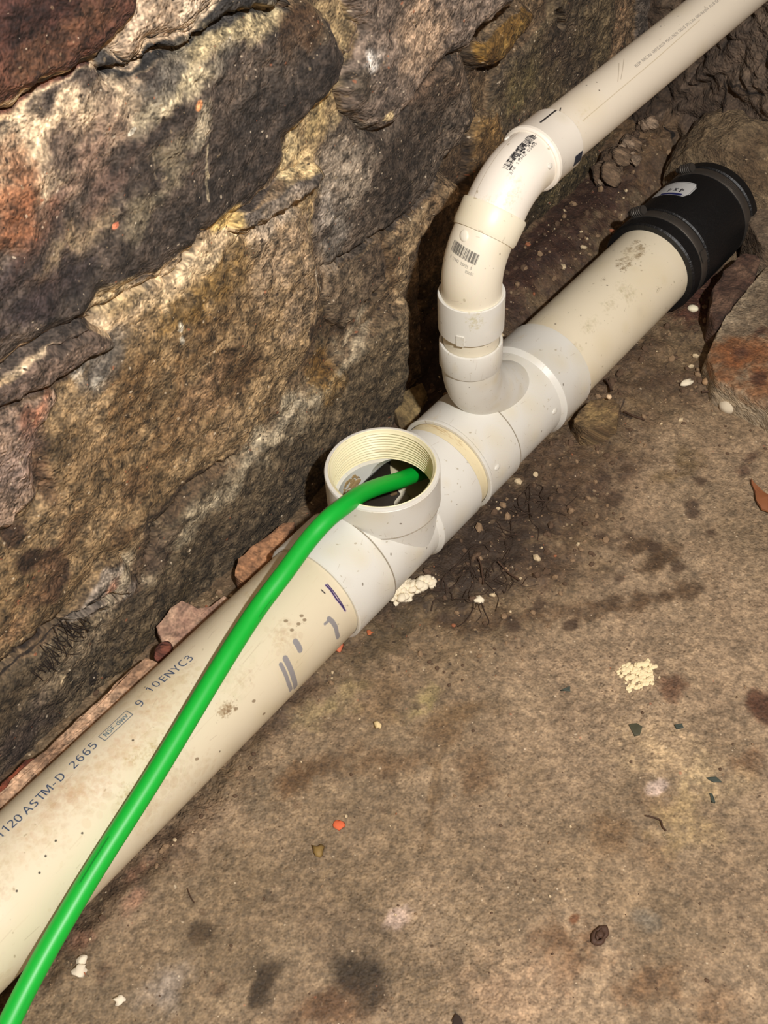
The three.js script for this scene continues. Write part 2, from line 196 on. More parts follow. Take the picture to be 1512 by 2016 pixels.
function paintLeft(p) {
  const bed = warm([112, 93, 70], [78, 62, 46], 20, 4), lime = warm([208, 184, 150], [176, 150, 116], 34, 8);
  p.fill(bed);
  const M = [                                               // pale lime mortar showing between the stones
    [[-.2845, .6637], [-.2316, .6444], [-.1765, .6423], [-.1332, .6389], [-.0934, .6909], [.0989, .6198], [.0568, .5973], [.0073, .6002], [-.0732, .6047], [-.1066, .6028], [-.1418, .6268], [-.1915, .6256], [-.2375, .6278], [-.2932, .6419]],
    [[-.217, .4374], [-.1951, .4522], [-.15, .4369], [-.1136, .4386], [-.0861, .4356], [-.0734, .4442], [-.0292, .4431], [-.0104, .4353], [-.0235, .4014], [-.059, .3944], [-.084, .387], [-.1125, .3852], [-.1418, .3953], [-.1612, .3945], [-.1874, .3896], [-.2026, .3888]],
    [[-.3755, .4346], [-.358, .4786], [-.2986, .4564], [-.2528, .4456], [-.2389, .4468], [-.2766, .4302], [-.3156, .4371]]];
  for (const m of M) p.poly(m, lime, 0.006);
  const O = [[[.1003, .5239], [.1413, .5007], [.1307, .4696], [.1397, .4439], [.1043, .4343], [.087, .4156], [.089, .3684], [.0702, .3431], [.0596, .3791], [.0263, .4037], [.0295, .446], [.0652, .4725], [.0954, .4837], [.1251, .4877]], [[.0518, .5862], [.1058, .5687], [.1471, .5613], [.1695, .5234], [.1489, .5024], [.1009, .5285]]];
  for (const m of O) p.poly(m, warm([180, 157, 116], [132, 112, 82], 40, 2), 0.006);
  p.poly([[.0732, .3037], [.112, .1965], [.0751, .1783], [.0402, .174], [.0617, .2097], [.068, .261]], warm([110, 92, 66], [76, 60, 44], 40, 2), 0.006);
  Object.values(G).forEach((g, i) => p.poly(g[0], warm(g[5], g[6], g[7], i * 3.7), 0.0025));
  const b = (list, r1, r2, t, c, a, soft, rough, fine) => { for (const [x, y] of list) p.blob(x, y, r1, r2, t, c, a, soft, rough, fine); };
  // the maroon stone: ochre streaks
  b([[-.1968, .6663], [-.1649, .6639]], 0.06, 0.02, 0.1, [100, 72, 46], 0.3, 0.8, 1); b([[-.207, .6887]], 0.05, 0.012, 0, [44, 28, 24], 0.6);
  // the great dark stone: lime smears over its upper edge, a soft dark brown disc, dark blots, rust at the left end
  b([[-.2253, .6098], [-.1887, .6041], [-.1569, .5928], [-.212, .578]], 0.05, 0.028, 0, [196, 172, 140], 0.9, 0.5, 0.8, 45); b([[-.163, .5722], [-.1446, .5995]], 0.03, 0.02, 0.3, [176, 156, 128], 0.7, 0.6, 0.9);
  b([[.0002, .5945], [-.0404, .5989], [.03, .5886]], 0.045, 0.014, 0.05, [178, 160, 122], 0.85, 0.6, 0.8); b([[.0778, .5619]], 0.03, 0.02, 0, [180, 156, 112], 0.6, 0.7, 0.8);
  b([[-.0839, .584], [-.051, .5777], [-.0733, .5812]], 0.035, 0.011, 0.25, [188, 172, 138], 0.8, 0.6, 0.8); b([[-.1142, .5743], [-.1018, .5793]], 0.022, 0.012, 0.6, [172, 158, 130], 0.8, 0.6, 0.8);
  b([[-.0596, .5526], [-.0624, .5402], [-.0686, .5315]], 0.011, 0.013, 0, [170, 156, 130], 0.8, 0.6, 0.7); b([[-.0801, .5993], [-.0994, .5889], [-.0205, .5816]], 0.03, 0.012, 0.2, [88, 82, 74], 0.7, 0.7, 0.8);
  b([[.0721, .5689], [.0677, .5616]], 0.03, 0.028, 0, [66, 48, 33], 0.88, 0.45, 0.25); b([[.0046, .5525], [.0481, .5422]], 0.04, 0.03, 0.1, [112, 98, 84], 0.6, 0.8, 0.8);
  b([[-.1968, .5787]], 0.03, 0.022, 0.4, [62, 50, 46], 0.7, 0.6, 0.8); b([[-.241, .5848], [-.2513, .569], [-.2443, .5474]], 0.028, 0.03, 0, [146, 96, 66], 0.6, 0.7, 0.8); b([[-.2571, .5458], [-.2486, .513], [-.2455, .4917]], 0.024, 0.02, 0, [130, 84, 56], 0.5, 0.8, 0.9);
  b([[-.222, .516], [-.1985, .5069], [-.2324, .5079]], 0.04, 0.014, 0.25, [148, 128, 98], 0.75, 0.7, 0.9); b([[-.1487, .4877], [-.1374, .5082], [-.102, .5344], [-.101, .515]], 0.022, 0.016, 0.2, [128, 116, 92], 0.7, 0.8, 1); b([[-.1693, .5328], [-.1884, .5568]], 0.05, 0.014, 0.5, [112, 86, 74], 0.5, 0.8, 1);
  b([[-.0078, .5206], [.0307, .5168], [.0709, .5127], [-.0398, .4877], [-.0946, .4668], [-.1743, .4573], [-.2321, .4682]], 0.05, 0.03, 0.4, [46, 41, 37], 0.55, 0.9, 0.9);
  b([[-.2719, .489], [-.2425, .4849], [-.2677, .5153]], 0.05, 0.02, 0.2, [54, 46, 46], 0.7, 0.8, 0.8); b([[-.1477, .5797], [-.1692, .5688]], 0.02, 0.03, 0, [128, 104, 88], 0.5, 0.7, 0.8);
  p.stroke([[-.0599, .5248], [-.0645, .4957], [-.0701, .4761]], 0.0016, [176, 160, 130], 0.8); p.stroke([[-.116, .5462], [-.1163, .5231]], 0.0016, [150, 134, 108], 0.6);
  b([[-.0632, .5602]], 0.006, 0.004, 0.3, [222, 150, 100], 1, 0.3, 0.3); b([[-.1657, .5014]], 0.004, 0.003, 0.3, [214, 128, 96], 1, 0.3, 0.3);
  b([[-.1299, .5666], [-.128, .5678]], 0.004, 0.002, 0.3, [226, 214, 190], 1, 0.3, 0.3); b([[.0734, .4804], [.079, .4797]], 0.006, 0.005, 0.3, [214, 196, 164], 0.9, 0.4, 0.5);
  // ochre joint to the right of it
  b([[.117, .4812], [.1043, .4665], [.099, .4532]], 0.018, 0.016, 1, [184, 160, 112], 0.7, 0.6, 0.8); b([[.0481, .4523], [.0621, .4504]], 0.016, 0.02, 0.3, [190, 170, 128], 0.8, 0.6, 0.7); b([[.0902, .4111], [.0837, .3889]], 0.012, 0.02, 0, [178, 148, 100], 0.6, 0.6, 0.8);
  b([[.1672, .4943], [.1705, .4877]], 0.012, 0.011, 0.4, [232, 226, 216], 0.95, 0.6, 0.7); b([[.1549, .4844], [.1787, .4944]], 0.016, 0.01, 0.6, [170, 158, 146], 0.7, 0.7, 0.8);
  b([[.1612, .4685], [.1508, .4811]], 0.022, 0.012, -0.8, [84, 74, 62], 0.8, 0.6, 0.7); b([[.1897, .4223]], 0.008, 0.006, 0, [200, 176, 132], 0.9, 0.5, 0.6);
  b([[.2427, .508], [.234, .4911], [.2751, .479], [.2497, .4686]], 0.03, 0.035, 0.2, [172, 146, 120], 0.65, 0.8, 0.9); b([[.1886, .5253], [.2128, .5448]], 0.03, 0.03, 0, [92, 80, 70], 0.6, 0.8, 0.9); b([[.3009, .401], [.3284, .4]], 0.02, 0.03, 0, [112, 94, 76], 0.6);
  // grey stone below
  b([[.1325, .4087], [.1457, .3787], [.1277, .3587], [.1154, .3949]], 0.034, 0.04, 0.2, [148, 134, 116], 0.7, 0.8, 0.9); b([[.1177, .34], [.0993, .3196]], 0.02, 0.035, 0, [120, 112, 102], 0.7, 0.8, 1); b([[.2743, .4191], [.3009, .3892], [.2483, .4198]], 0.03, 0.02, 0.3, [106, 84, 66], 0.6, 0.8, 0.9);
  b([[.211, .35], [.2552, .3515], [.2828, .3801], [.2006, .3183]], 0.05, 0.03, 0.6, [60, 51, 43], 0.6, 0.9, 0.9); b([[.0963, .3643], [.0863, .3459]], 0.02, 0.02, 0, [160, 150, 138], 0.5, 0.8, 1.1);
  // the mossy stone
  const r = rng(5), mb = [[-.1487, .3975], [-.0462, .0526]], bb = bounds(mb, 0);
  b([[-.005, .3876], [.0222, .3774], [.0386, .3376], [.0391, .2865], [.0045, .3584]], 0.05, 0.04, 0, [152, 130, 104], 0.75, 0.9, 0.9); b([[-.0403, .3858], [-.0746, .384], [-.1216, .3796]], 0.05, 0.03, 0.5, [112, 86, 44], 0.6, 0.9, 1);
  b([[-.2141, .3797], [-.228, .3723], [-.2026, .3888]], 0.024, 0.018, 0.4, [96, 88, 78], 0.75, 0.6, 0.9); b([[-.2339, .3912], [-.2225, .3712]], 0.01, 0.008, 0.3, [190, 180, 162], 0.7, 0.6, 0.9);
  b([[-.0743, .2853], [-.0977, .276], [-.1328, .2757], [-.0573, .2597]], 0.04, 0.028, 0.2, [78, 58, 38], 0.7, 0.9, 0.9); b([[-.1001, .329], [-.1881, .3428], [-.2061, .3], [-.1668, .2483]], 0.045, 0.03, 0.4, [96, 70, 42], 0.5, 0.9, 1);
  b([[-.3026, .3281], [-.2951, .3588]], 0.012, 0.05, 0.1, [72, 50, 38], 0.7, 0.8, 0.8); b([[-.1209, .2667], [-.0939, .2251], [-.1098, .2849]], 0.03, 0.03, 0, [158, 128, 96], 0.5, 0.9, 1); b([[-.255, .2398], [-.191, .2335], [-.2698, .2937]], 0.06, 0.04, 0.4, [140, 114, 82], 0.45, 0.9, 1);
  b([[-.3416, .2465], [-.3204, .2295], [-.3426, .2855], [-.3323, .193], [-.3165, .2035]], 0.014, 0.016, 0, [58, 42, 31], 0.9, 0.5, 0.6); b([[-.2105, .236], [-.2442, .1861], [-.2864, .2401]], 0.02, 0.02, 0, [84, 62, 42], 0.6, 0.8, 0.8); b([[-.376, .1893], [-.3405, .2053]], 0.04, 0.02, 0.5, [122, 92, 66], 0.5, 0.9, 1);
  b([[-.1644, .419], [-.1782, .4226]], 0.016, 0.01, 0.3, [150, 128, 92], 0.7, 0.6, 0.9); b([[-.1867, .4441], [-.1781, .4333], [-.1688, .4354]], 0.016, 0.012, 0.2, [188, 164, 124], 0.7, 0.6, 0.9); b([[-.1218, .3651], [-.1232, .3511]], 0.004, 0.007, 0, [214, 204, 182], 0.9, 0.4, 0.5); b([[-.0983, .4102], [-.0693, .4091], [-.1134, .4085], [-.0474, .4183]], 0.028, 0.014, 0.55, [208, 184, 148], 0.7, 0.7, 0.9);
  b([[.0059, .4097], [.0346, .4104], [-.0032, .398]], 0.03, 0.02, 0.4, [178, 160, 138], 0.6, 0.8, 0.9); b([[-.0499, .4387], [-.0376, .4344]], 0.012, 0.012, 0, [196, 166, 104], 0.8, 0.6, 0.8);
  p.stroke([[.0702, .3308], [.0717, .2917], [.0649, .2562], [.0478, .2194]], 0.004, [190, 176, 154], 0.65, 1); p.stroke([[.0468, .2548], [.0323, .209], [.0109, .2029]], 0.006, [66, 52, 40], 0.7, 0.8);
  p.stroke([[-.408, .1494], [-.3717, .1487], [-.3266, .1519], [-.2807, .1521]], 0.0022, [38, 30, 24], 0.9, 0.4); p.stroke([[-.2096, .1613], [-.1955, .1752], [-.1322, .1837]], 0.003, [56, 44, 34], 0.8, 0.6);
  // left pinkish stone, rust
  b([[-.2842, .3914], [-.2952, .3912]], 0.018, 0.01, 0.7, [158, 106, 80], 0.7, 0.7, 0.8); b([[-.3172, .3587]], 0.03, 0.03, 0, [150, 128, 116], 0.6, 0.8, 0.9); b([[-.2712, .1262], [-.2729, .1442]], 0.016, 0.01, 0.4, [162, 112, 88], 0.6, 0.7, 0.8);
  // footing course: a band of lime scale along its upper edge
  b([[-.2579, .137], [-.1955, .1323], [-.1422, .1387], [-.0857, .1519], [-.0286, .1589], [.0211, .1583], [.0735, .1645], [.1101, .1758]], 0.05, 0.016, 0.5, [166, 152, 126], 0.75, 0.8, 1.1, 40); b([[-.1174, .1481], [-.0614, .1549], [-.0119, .1609]], 0.04, 0.01, 0.5, [182, 168, 142], 0.5, 0.8, 1.1, 40);
  b([[.1642, .1684], [.1438, .1446], [.1919, .1572]], 0.02, 0.03, 0, [132, 112, 84], 0.6, 0.8, 0.9); b([[-.208, .1675], [-.2022, .1346], [-.2195, .1231]], 0.024, 0.02, 0.4, [72, 58, 46], 0.75, 0.7, 0.9); b([[-.3114, .0938], [-.3598, .0884], [-.3976, .072]], 0.04, 0.022, 0.6, [132, 116, 94], 0.6, 0.8, 0.9);
  b([[-.1182, .0675], [-.0287, .0541], [.0433, .0606], [.0987, .0578]], 0.06, 0.025, 0.5, [70, 59, 46], 0.5, 0.9, 0.8); b([[-.2819, .0247], [-.2112, .0379]], 0.05, 0.022, 0.6, [84, 68, 42], 0.5, 0.9, 0.8); b([[-.4374, .0493], [-.4042, .0526], [-.4469, .0039]], 0.04, 0.03, 0.5, [66, 54, 48], 0.6, 0.9, 0.8); b([[-.3252, .043]], 0.01, 0.006, 0.8, [40, 32, 24], 0.9, 0.4, 0.5); b([[-.356, .0795]], 0.006, 0.01, 0, [180, 160, 126], 0.8, 0.5, 0.6);
  b([[.0497, .1128], [.1031, .1037], [.1586, .0864]], 0.04, 0.03, 0.4, [104, 88, 64], 0.5, 0.9, 0.9); b([[.0719, .1505], [.0497, .1819], [.0671, .1841]], 0.02, 0.02, 0, [112, 82, 40], 0.7, 0.8, 0.9);
  // behind the riser
  b([[.4539, .3745], [.4845, .3799]], 0.02, 0.01, 0.6, [156, 126, 70], 0.6, 0.7, 0.8); b([[.4238, .3691]], 0.016, 0.01, 0, [74, 54, 28], 0.7, 0.7, 0.7);
  b([[.5348, .2956], [.5134, .2851]], 0.04, 0.03, 0.5, [108, 96, 62], 0.5, 0.9, 0.9); b([[.6136, .3081], [.6569, .2546], [.5787, .3097]], 0.03, 0.05, 0.2, [66, 54, 44], 0.6, 0.9, 0.9); b([[.7641, .2795], [.7733, .2471], [.7657, .2321]], 0.02, 0.03, 0, [142, 116, 88], 0.8, 0.7, 0.9); b([[.4291, .2811], [.4511, .2634]], 0.012, 0.024, 0, [150, 118, 72], 0.6, 0.8, 0.9);
  b([[.6406, .0508], [.6017, .0471], [.6815, .0454]], 0.012, 0.06, -0.5, [128, 112, 80], 0.5, 0.8, 1); b([[.7161, .064], [.7693, .0788], [.8338, .1138]], 0.07, 0.05, 0.4, [84, 70, 48], 0.5, 0.9, 0.8); b([[.2622, .2434], [.3012, .2418], [.3306, .2734]], 0.02, 0.02, 0, [134, 114, 84], 0.5, 0.8, 1);
  p.grain(0.62, 150, 560);
  p.specks(4200, 24, 0.0009, 0.0026, [182, 158, 122], 0.55, (x, y) => fbm(x * 6 + 2, y * 6, 3) * (y < 0.42 ? 1 : 0.45)); p.specks(3600, 21, 0.0006, 0.0022, [222, 204, 176], 0.75, (x, y) => fbm(x * 12, y * 12, 3)); p.specks(2200, 22, 0.0008, 0.003, [36, 28, 22], 0.7, (x, y) => fbm(x * 9 + 7, y * 9, 3)); p.specks(500, 23, 0.0008, 0.0026, [178, 104, 70], 0.6);
}
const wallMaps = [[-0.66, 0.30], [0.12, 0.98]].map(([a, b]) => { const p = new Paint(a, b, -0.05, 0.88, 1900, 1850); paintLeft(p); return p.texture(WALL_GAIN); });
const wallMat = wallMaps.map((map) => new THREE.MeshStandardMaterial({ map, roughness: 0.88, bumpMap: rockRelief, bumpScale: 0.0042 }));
const plainStone = new THREE.MeshStandardMaterial({ color: 0x6e5c49, roughness: 0.95 });
const left = struct('wall_left');
{
  const bed = (a, b) => sheet(a, b, -0.03, 0.86, 0.004, (x, y) => [x, y, bedZ(x, y)]);
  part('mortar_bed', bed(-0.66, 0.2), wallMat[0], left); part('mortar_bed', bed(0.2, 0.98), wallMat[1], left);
  part('masonry', mergeGeometries([box(-2.4, 1.25, -0.1, 2.3, -0.7, -0.25), box(-2.4, 1.25, 0.855, 2.3, -0.25, -0.155), box(-2.4, -0.655, -0.1, 0.86, -0.25, -0.15)]), plainStone, left);
  Object.values(G).forEach(([P, face, proud, edge, rough, , , mottle], n) => {
    const [x0, x1, y0, y1] = bounds(P, 0.018), s = n * 5.3;
    const g = sheet(x0, x1, Math.max(-0.03, y0), y1, 0.003, (x, y) => {
      const d = sdRagged(P, x, y), k = smooth(-0.002, edge, d);
      const big = (fbm(x * 11 + s, y * 11 - s, 4) - 0.5) * rough * 2.2, small = (fbm(x * 80 + s, y * 80, 4) - 0.5) * 0.007 - crack(x, y);
      const pr = proud * 0.5, z = d > -0.002 ? face - pr + pr * Math.sqrt(k) + (big + small) * k : face - pr + (d + 0.002) * 3; const drop = d > -0.002 ? pr * (1 - Math.sqrt(k)) : pr - (d + 0.002) * 3; return [x, y, z, drop > 0 ? -clamp((sdPoly(P, x, y + 0.002) - sdPoly(P, x, y - 0.002)) / 0.004, -1, 1) * drop * 0.8 : 0];
    }, (x, y) => sdRagged(P, x, y) > -0.007);
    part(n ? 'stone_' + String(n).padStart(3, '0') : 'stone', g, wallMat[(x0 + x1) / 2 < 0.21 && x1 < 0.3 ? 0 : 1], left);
  });
}
// a tuft of dead roots hanging out of the open joint
{
  const tuft = [], r = rng(31), c = [[-.337, .1486], [-.3332, .1403], [-.3455, .1359], [-.3571, .1257], [-.3651, .1265], [-.3771, .132], [-.3236, .1398], [-.3554, .1404], [-.3384, .1338]];
  for (let i = 0; i < 44; i++) { const [x, y] = c[i % c.length], px = x + (r() - 0.5) * 0.016, py = y + (r() - 0.5) * 0.012, l = 0.012 + r() * 0.02, a = -1.25 + (r() - 0.5) * 0.9, v = (t, o) => new THREE.Vector3(px + Math.cos(a) * l * t + o, py + Math.sin(a) * l * t, -0.124 + 0.007 * Math.sin(t * 2.4) + o * 0.4);
    tuft.push(new THREE.TubeGeometry(new THREE.CatmullRomCurve3([v(0, 0), v(0.5, (r() - 0.5) * 0.004), v(1, (r() - 0.5) * 0.007)]), 6, 0.00042, 4)); }
  const o = solid('root_tuft', mergeGeometries(tuft), new THREE.MeshStandardMaterial({ color: 0x2b211b, roughness: 0.9 }), 'tuft of thin dark roots hanging from the open joint low in the stone wall', 'roots'); o.userData.kind = 'stuff';
}

// ---------------------------------------------------------------- the back wall: earth and broken rock round the old sewer pipe
const XB = 0.86;
const backZ = (z, y) => XB - 0.03 + (fbm(z * 9 + 3, y * 9, 4) - 0.5) * 0.07 + (fbm(z * 45, y * 45 + 8, 4) - 0.5) * 0.03 - 0.06 * smooth(0.16, 0, y) ;
const GB = [
  [[[-.126, .1498], [-.0945, .2167], [-.0233, .2937], [.0556, .3411], [.0886, .2061], [-.0028, .1951], [-.042, .201], [-.0718, .1859], [-.0998, .1634]], 0.022, [104, 88, 72], [84, 70, 58]],
  [[[-.1674, .0877], [-.1215, .1472], [-.0709, .1809], [-.002, .1909], [.0911, .1958], [.0987, .1647], [.0085, .1406], [-.0513, .1254], [-.0762, .1203], [-.0883, .0951], [-.1188, .0764], [-.152, .0701]], 0.026, [98, 82, 67], [76, 62, 51]],
  [[[-.1129, .0496], [-.111, .0807], [-.0914, .1137], [-.0777, .1101], [-.0883, .0752], [-.1013, .052]], 0.03, [112, 98, 80], [90, 78, 64]],
  [[[.0146, -.0236], [.0437, .0023], [.1256, .0549], [.1589, -.0813], [.0617, -.1155], [.0233, -.094]], 0.03, [120, 104, 84], [92, 78, 62]],
];
const back = struct('wall_back');
{
  const p = new Paint(-0.30, 0.62, -0.06, 0.80, 1250, 1160);
  p.fill(warm([88, 73, 58], [62, 49, 38], 14, 6)); GB.forEach((g, i) => p.poly(g[0], warm(g[2], g[3], 16, i * 5), 0.003));
  const b = (list, r1, r2, t, c, a, soft, rough) => { for (const [x, y] of list) p.blob(x, y, r1, r2, t, c, a, soft, rough, 50); };
  b([[-.1347, .0693], [-.1488, .0473], [-.1802, .0188], [-.1222, .0985]], 0.04, 0.03, 0, [98, 76, 52], 0.6, 0.8, 1); b([[-.0286, .0811], [.0075, .0607], [-.0684, .0754]], 0.05, 0.04, 0, [112, 98, 76], 0.6, 0.9, 0.8); b([[-.0517, .1615], [-.1623, .1424]], 0.05, 0.03, 0, [66, 53, 42], 0.6, 0.9, 0.9);
  for (const s of [[[-.0435, .2006], [-.0196, .1959], [.0097, .1997]], [[-.0758, .118], [-.0298, .1294], [.0214, .1449]], [[-.128, .1089], [-.113, .0934], [-.1185, .0748]], [[-.057, .1904], [-.0429, .1565], [-.0365, .1311]]]) p.stroke(s, 0.002, [26, 20, 16], 0.85, 0.6);
  p.grain(0.4, 150, 560); p.specks(1200, 41, 0.0006, 0.0025, [206, 184, 150], 0.6, (x, y) => fbm(x * 12, y * 12, 3)); p.specks(1000, 42, 0.001, 0.004, [30, 23, 18], 0.7, (x, y) => fbm(x * 9 + 7, y * 9, 3));
  const m = new THREE.MeshStandardMaterial({ map: p.texture(WALL_GAIN), roughness: 0.92, bumpMap: rockRelief, bumpScale: 0.005 });
  part('earth_face', sheet(-0.28, 0.62, -0.05, 0.80, 0.004, (z, y) => [backZ(z, y), y, z]), m, back);
  GB.forEach(([P, proud], n) => {
    const [z0, z1, y0, y1] = bounds(P, 0.016), s = n * 7.1;
    part(n ? 'stone_' + String(n).padStart(3, '0') : 'stone', sheet(z0, z1, y0, y1, 0.0035, (z, y) => { const d = sdRagged(P, z, y), k = smooth(-0.002, 0.014, d); return [XB - 0.01 - proud * Math.sqrt(k) - (fbm(z * 14 + s, y * 14, 4) - 0.5) * 0.03 * k - (fbm(z * 70, y * 70 + s, 3) - 0.5) * 0.006 + (d < -0.002 ? -(d + 0.002) * 3 : 0), y, z]; }, (z, y) => sdRagged(P, z, y) > -0.006), m, back);
  });
  part('masonry', mergeGeometries([box(1.0, 1.4, -0.1, 2.3, -0.7, 3.0), box(0.87, 1.0, 0.78, 2.3, -0.25, 3.0), box(0.87, 1.0, -0.1, 0.8, 0.6, 3.0)]), plainStone, back);
}

// ---------------------------------------------------------------- floor: worn concrete with dirt against the walls
const dirtMask = (x, z) => {
  const n = (fbm(x * 8 + 2, z * 8, 4) - 0.5) * 0.16;
  return clamp(Math.max(1 - smooth(0.10, 0.22, z + n - 0.02 * (x < -0.05 ? -x * 4 : 0)) * 1, smooth(0.42, 0.66, x + n * 1.4 + z * 0.15)) * (1 - smooth(-0.02, -0.16, x - z * 0.1 + n) * smooth(0.03, 0.07, z + n * 0.4)), 0, 1);
};
const floorY = (x, z) => {
  const d = dirtMask(x, z);
  let h = (fbm(x * 5, z * 5 + 9, 3) - 0.5) * 0.006 + (fbm(x * 60, z * 60, 3) - 0.5) * lerp(0.0022, 0.012, d) + d * 0.004;
  h += smooth(0.22, 0.34, x) * smooth(-0.055, -0.15, z) * 0.034 + smooth(-0.06, -0.10, z) * 0.02 + smooth(0.66, 0.86, x) * 0.05 * (1 - 0.4 * smooth(0.1, 0.4, z));
  return h - smooth(-0.20, -0.36, x) * smooth(0.075, 0.0, Math.abs(z)) * 0.02;
};
const floor = struct('floor');
{
  const maps = [[-0.74, 0.12], [0.08, 0.98]].map(([a, b]) => {
    const p = new Paint(a, b, -0.26, 0.74, 1800, 2000);
    const c1 = warm([148, 126, 100], [122, 103, 79], 7, 3), c2 = warm([108, 89, 65], [80, 62, 46], 20, 9), c3 = warm([156, 135, 108], [136, 114, 90], 30, 5);
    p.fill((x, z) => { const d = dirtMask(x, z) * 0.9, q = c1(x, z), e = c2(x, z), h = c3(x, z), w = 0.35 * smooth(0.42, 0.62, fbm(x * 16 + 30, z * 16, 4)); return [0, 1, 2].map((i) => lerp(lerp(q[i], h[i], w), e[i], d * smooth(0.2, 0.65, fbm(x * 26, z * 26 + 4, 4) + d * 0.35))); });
    const s = (list, r1, r2, t, c, a, soft = 0.5, rough = 0.5, fine = 70) => { for (const [x, y] of list) p.blob(x, y, r1, r2, t, c, a, soft, rough, fine); };
    // dark, reddish earth between the sewer pipe and the left wall, and round the coupling
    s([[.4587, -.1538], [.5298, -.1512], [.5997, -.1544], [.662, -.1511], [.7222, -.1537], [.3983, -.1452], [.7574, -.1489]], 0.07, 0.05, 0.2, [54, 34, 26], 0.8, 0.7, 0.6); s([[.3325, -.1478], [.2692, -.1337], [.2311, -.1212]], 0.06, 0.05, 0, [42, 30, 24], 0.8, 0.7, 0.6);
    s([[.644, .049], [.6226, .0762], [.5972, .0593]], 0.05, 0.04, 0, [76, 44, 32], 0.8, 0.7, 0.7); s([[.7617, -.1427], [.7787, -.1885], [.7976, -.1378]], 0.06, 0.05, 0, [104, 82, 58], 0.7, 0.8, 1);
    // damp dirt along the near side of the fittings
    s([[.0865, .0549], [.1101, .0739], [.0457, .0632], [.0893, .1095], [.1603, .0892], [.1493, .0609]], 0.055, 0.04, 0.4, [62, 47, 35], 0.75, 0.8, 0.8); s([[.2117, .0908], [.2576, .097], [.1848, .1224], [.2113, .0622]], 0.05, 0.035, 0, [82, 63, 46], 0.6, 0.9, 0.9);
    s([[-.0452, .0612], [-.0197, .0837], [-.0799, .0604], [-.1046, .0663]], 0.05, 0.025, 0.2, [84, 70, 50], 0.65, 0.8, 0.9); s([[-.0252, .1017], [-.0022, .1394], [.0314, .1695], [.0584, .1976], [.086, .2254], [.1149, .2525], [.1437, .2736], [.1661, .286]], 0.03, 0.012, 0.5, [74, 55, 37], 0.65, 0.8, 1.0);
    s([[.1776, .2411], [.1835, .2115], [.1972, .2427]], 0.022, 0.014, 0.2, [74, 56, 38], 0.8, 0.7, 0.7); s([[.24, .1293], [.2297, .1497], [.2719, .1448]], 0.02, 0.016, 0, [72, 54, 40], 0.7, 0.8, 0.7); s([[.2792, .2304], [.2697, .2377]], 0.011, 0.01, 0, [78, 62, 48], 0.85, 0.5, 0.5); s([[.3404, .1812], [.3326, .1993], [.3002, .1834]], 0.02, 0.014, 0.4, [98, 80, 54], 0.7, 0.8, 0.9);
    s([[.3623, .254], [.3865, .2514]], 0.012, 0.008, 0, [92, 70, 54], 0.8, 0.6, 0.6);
    // stains and wear on the open concrete
    s([[-.232, .1169], [-.2158, .143], [-.1998, .1689], [-.2591, .1001]], 0.034, 0.013, 0.3, [100, 76, 52], 0.65, 0.8, 0.7); s([[-.2728, .0988]], 0.022, 0.016, 0.2, [98, 74, 50], 0.7, 0.7, 0.7); s([[-.1382, .1729], [-.1224, .174], [-.0963, .1935]], 0.026, 0.014, 0.6, [104, 82, 56], 0.55, 0.8, 0.8); s([[-.1583, .1163], [-.1357, .0947]], 0.026, 0.03, 0, [108, 86, 60], 0.5, 0.8, 0.8);
    s([[-.1527, .2309], [-.1649, .2428], [-.1446, .1842]], 0.022, 0.02, 0.2, [104, 80, 56], 0.55, 0.8, 0.8); p.stroke([[-.1352, .1868], [-.1703, .1983], [-.2089, .2212], [-.2509, .2446]], 0.006, [112, 90, 64], 0.5, 0.6);
    s([[-.4368, .1352]], 0.014, 0.011, 1, [72, 58, 42], 0.85, 0.45, 0.45); s([[-.4441, .1365]], 0.012, 0.008, 1, [78, 63, 46], 0.8, 0.4, 0.5); p.stroke([[-.4203, .2066], [-.432, .2063], [-.4427, .2106], [-.4518, .2183]], 0.010, [70, 57, 42], 0.85, 0.3); s([[-.4685, .1822]], 0.008, 0.008, 0, [88, 70, 52], 0.75, 0.5, 0.5); s([[-.5214, .0889]], 0.010, 0.008, 0, [94, 74, 56], 0.7, 0.6, 0.6); s([[-.3969, .0749]], 0.010, 0.014, 0.5, [104, 84, 62], 0.6, 0.7, 0.6);
    s([[-.3822, .2671], [-.385, .2781], [-.3884, .2664]], 0.022, 0.022, 0, [58, 48, 36], 0.85, 0.7, 0.5); s([[-.4145, .2651], [-.4087, .2832], [-.4292, .2602]], 0.034, 0.016, 0.4, [100, 74, 52], 0.65, 0.8, 0.6); s([[-.3925, .2899]], 0.016, 0.012, 0, [66, 54, 40], 0.7, 0.7, 0.5);
    s([[-.2514, .3883], [-.2509, .404], [-.2531, .416]], 0.026, 0.022, 0.3, [104, 78, 54], 0.6, 0.8, 0.8); s([[-.2247, .3924]], 0.007, 0.005, 0, [92, 60, 38], 0.9, 0.4, 0.4); s([[-.2248, .4191]], 0.011, 0.008, 0, [66, 46, 34], 0.7, 0.5, 0.4); s([[-.2437, .4718], [-.2319, .4799], [-.2218, .5282]], 0.03, 0.022, 0.3, [112, 84, 58], 0.5, 0.8, 0.8);
    s([[-.1348, .3797], [-.1361, .3694]], 0.024, 0.018, 0.2, [106, 82, 56], 0.55, 0.8, 0.8); s([[.0458, .3359], [.0516, .3385]], 0.018, 0.015, 0, [104, 76, 56], 0.7, 0.7, 0.7); s([[.085, .4187], [.0756, .4263]], 0.018, 0.018, 0, [82, 54, 38], 0.8, 0.6, 0.6); s([[-.0814, .3977], [-.1251, .4177]], 0.02, 0.024, 0, [112, 88, 62], 0.5, 0.8, 0.8); s([[.0125, .4394]], 0.018, 0.016, 0, [104, 76, 52], 0.6, 0.7, 0.8);
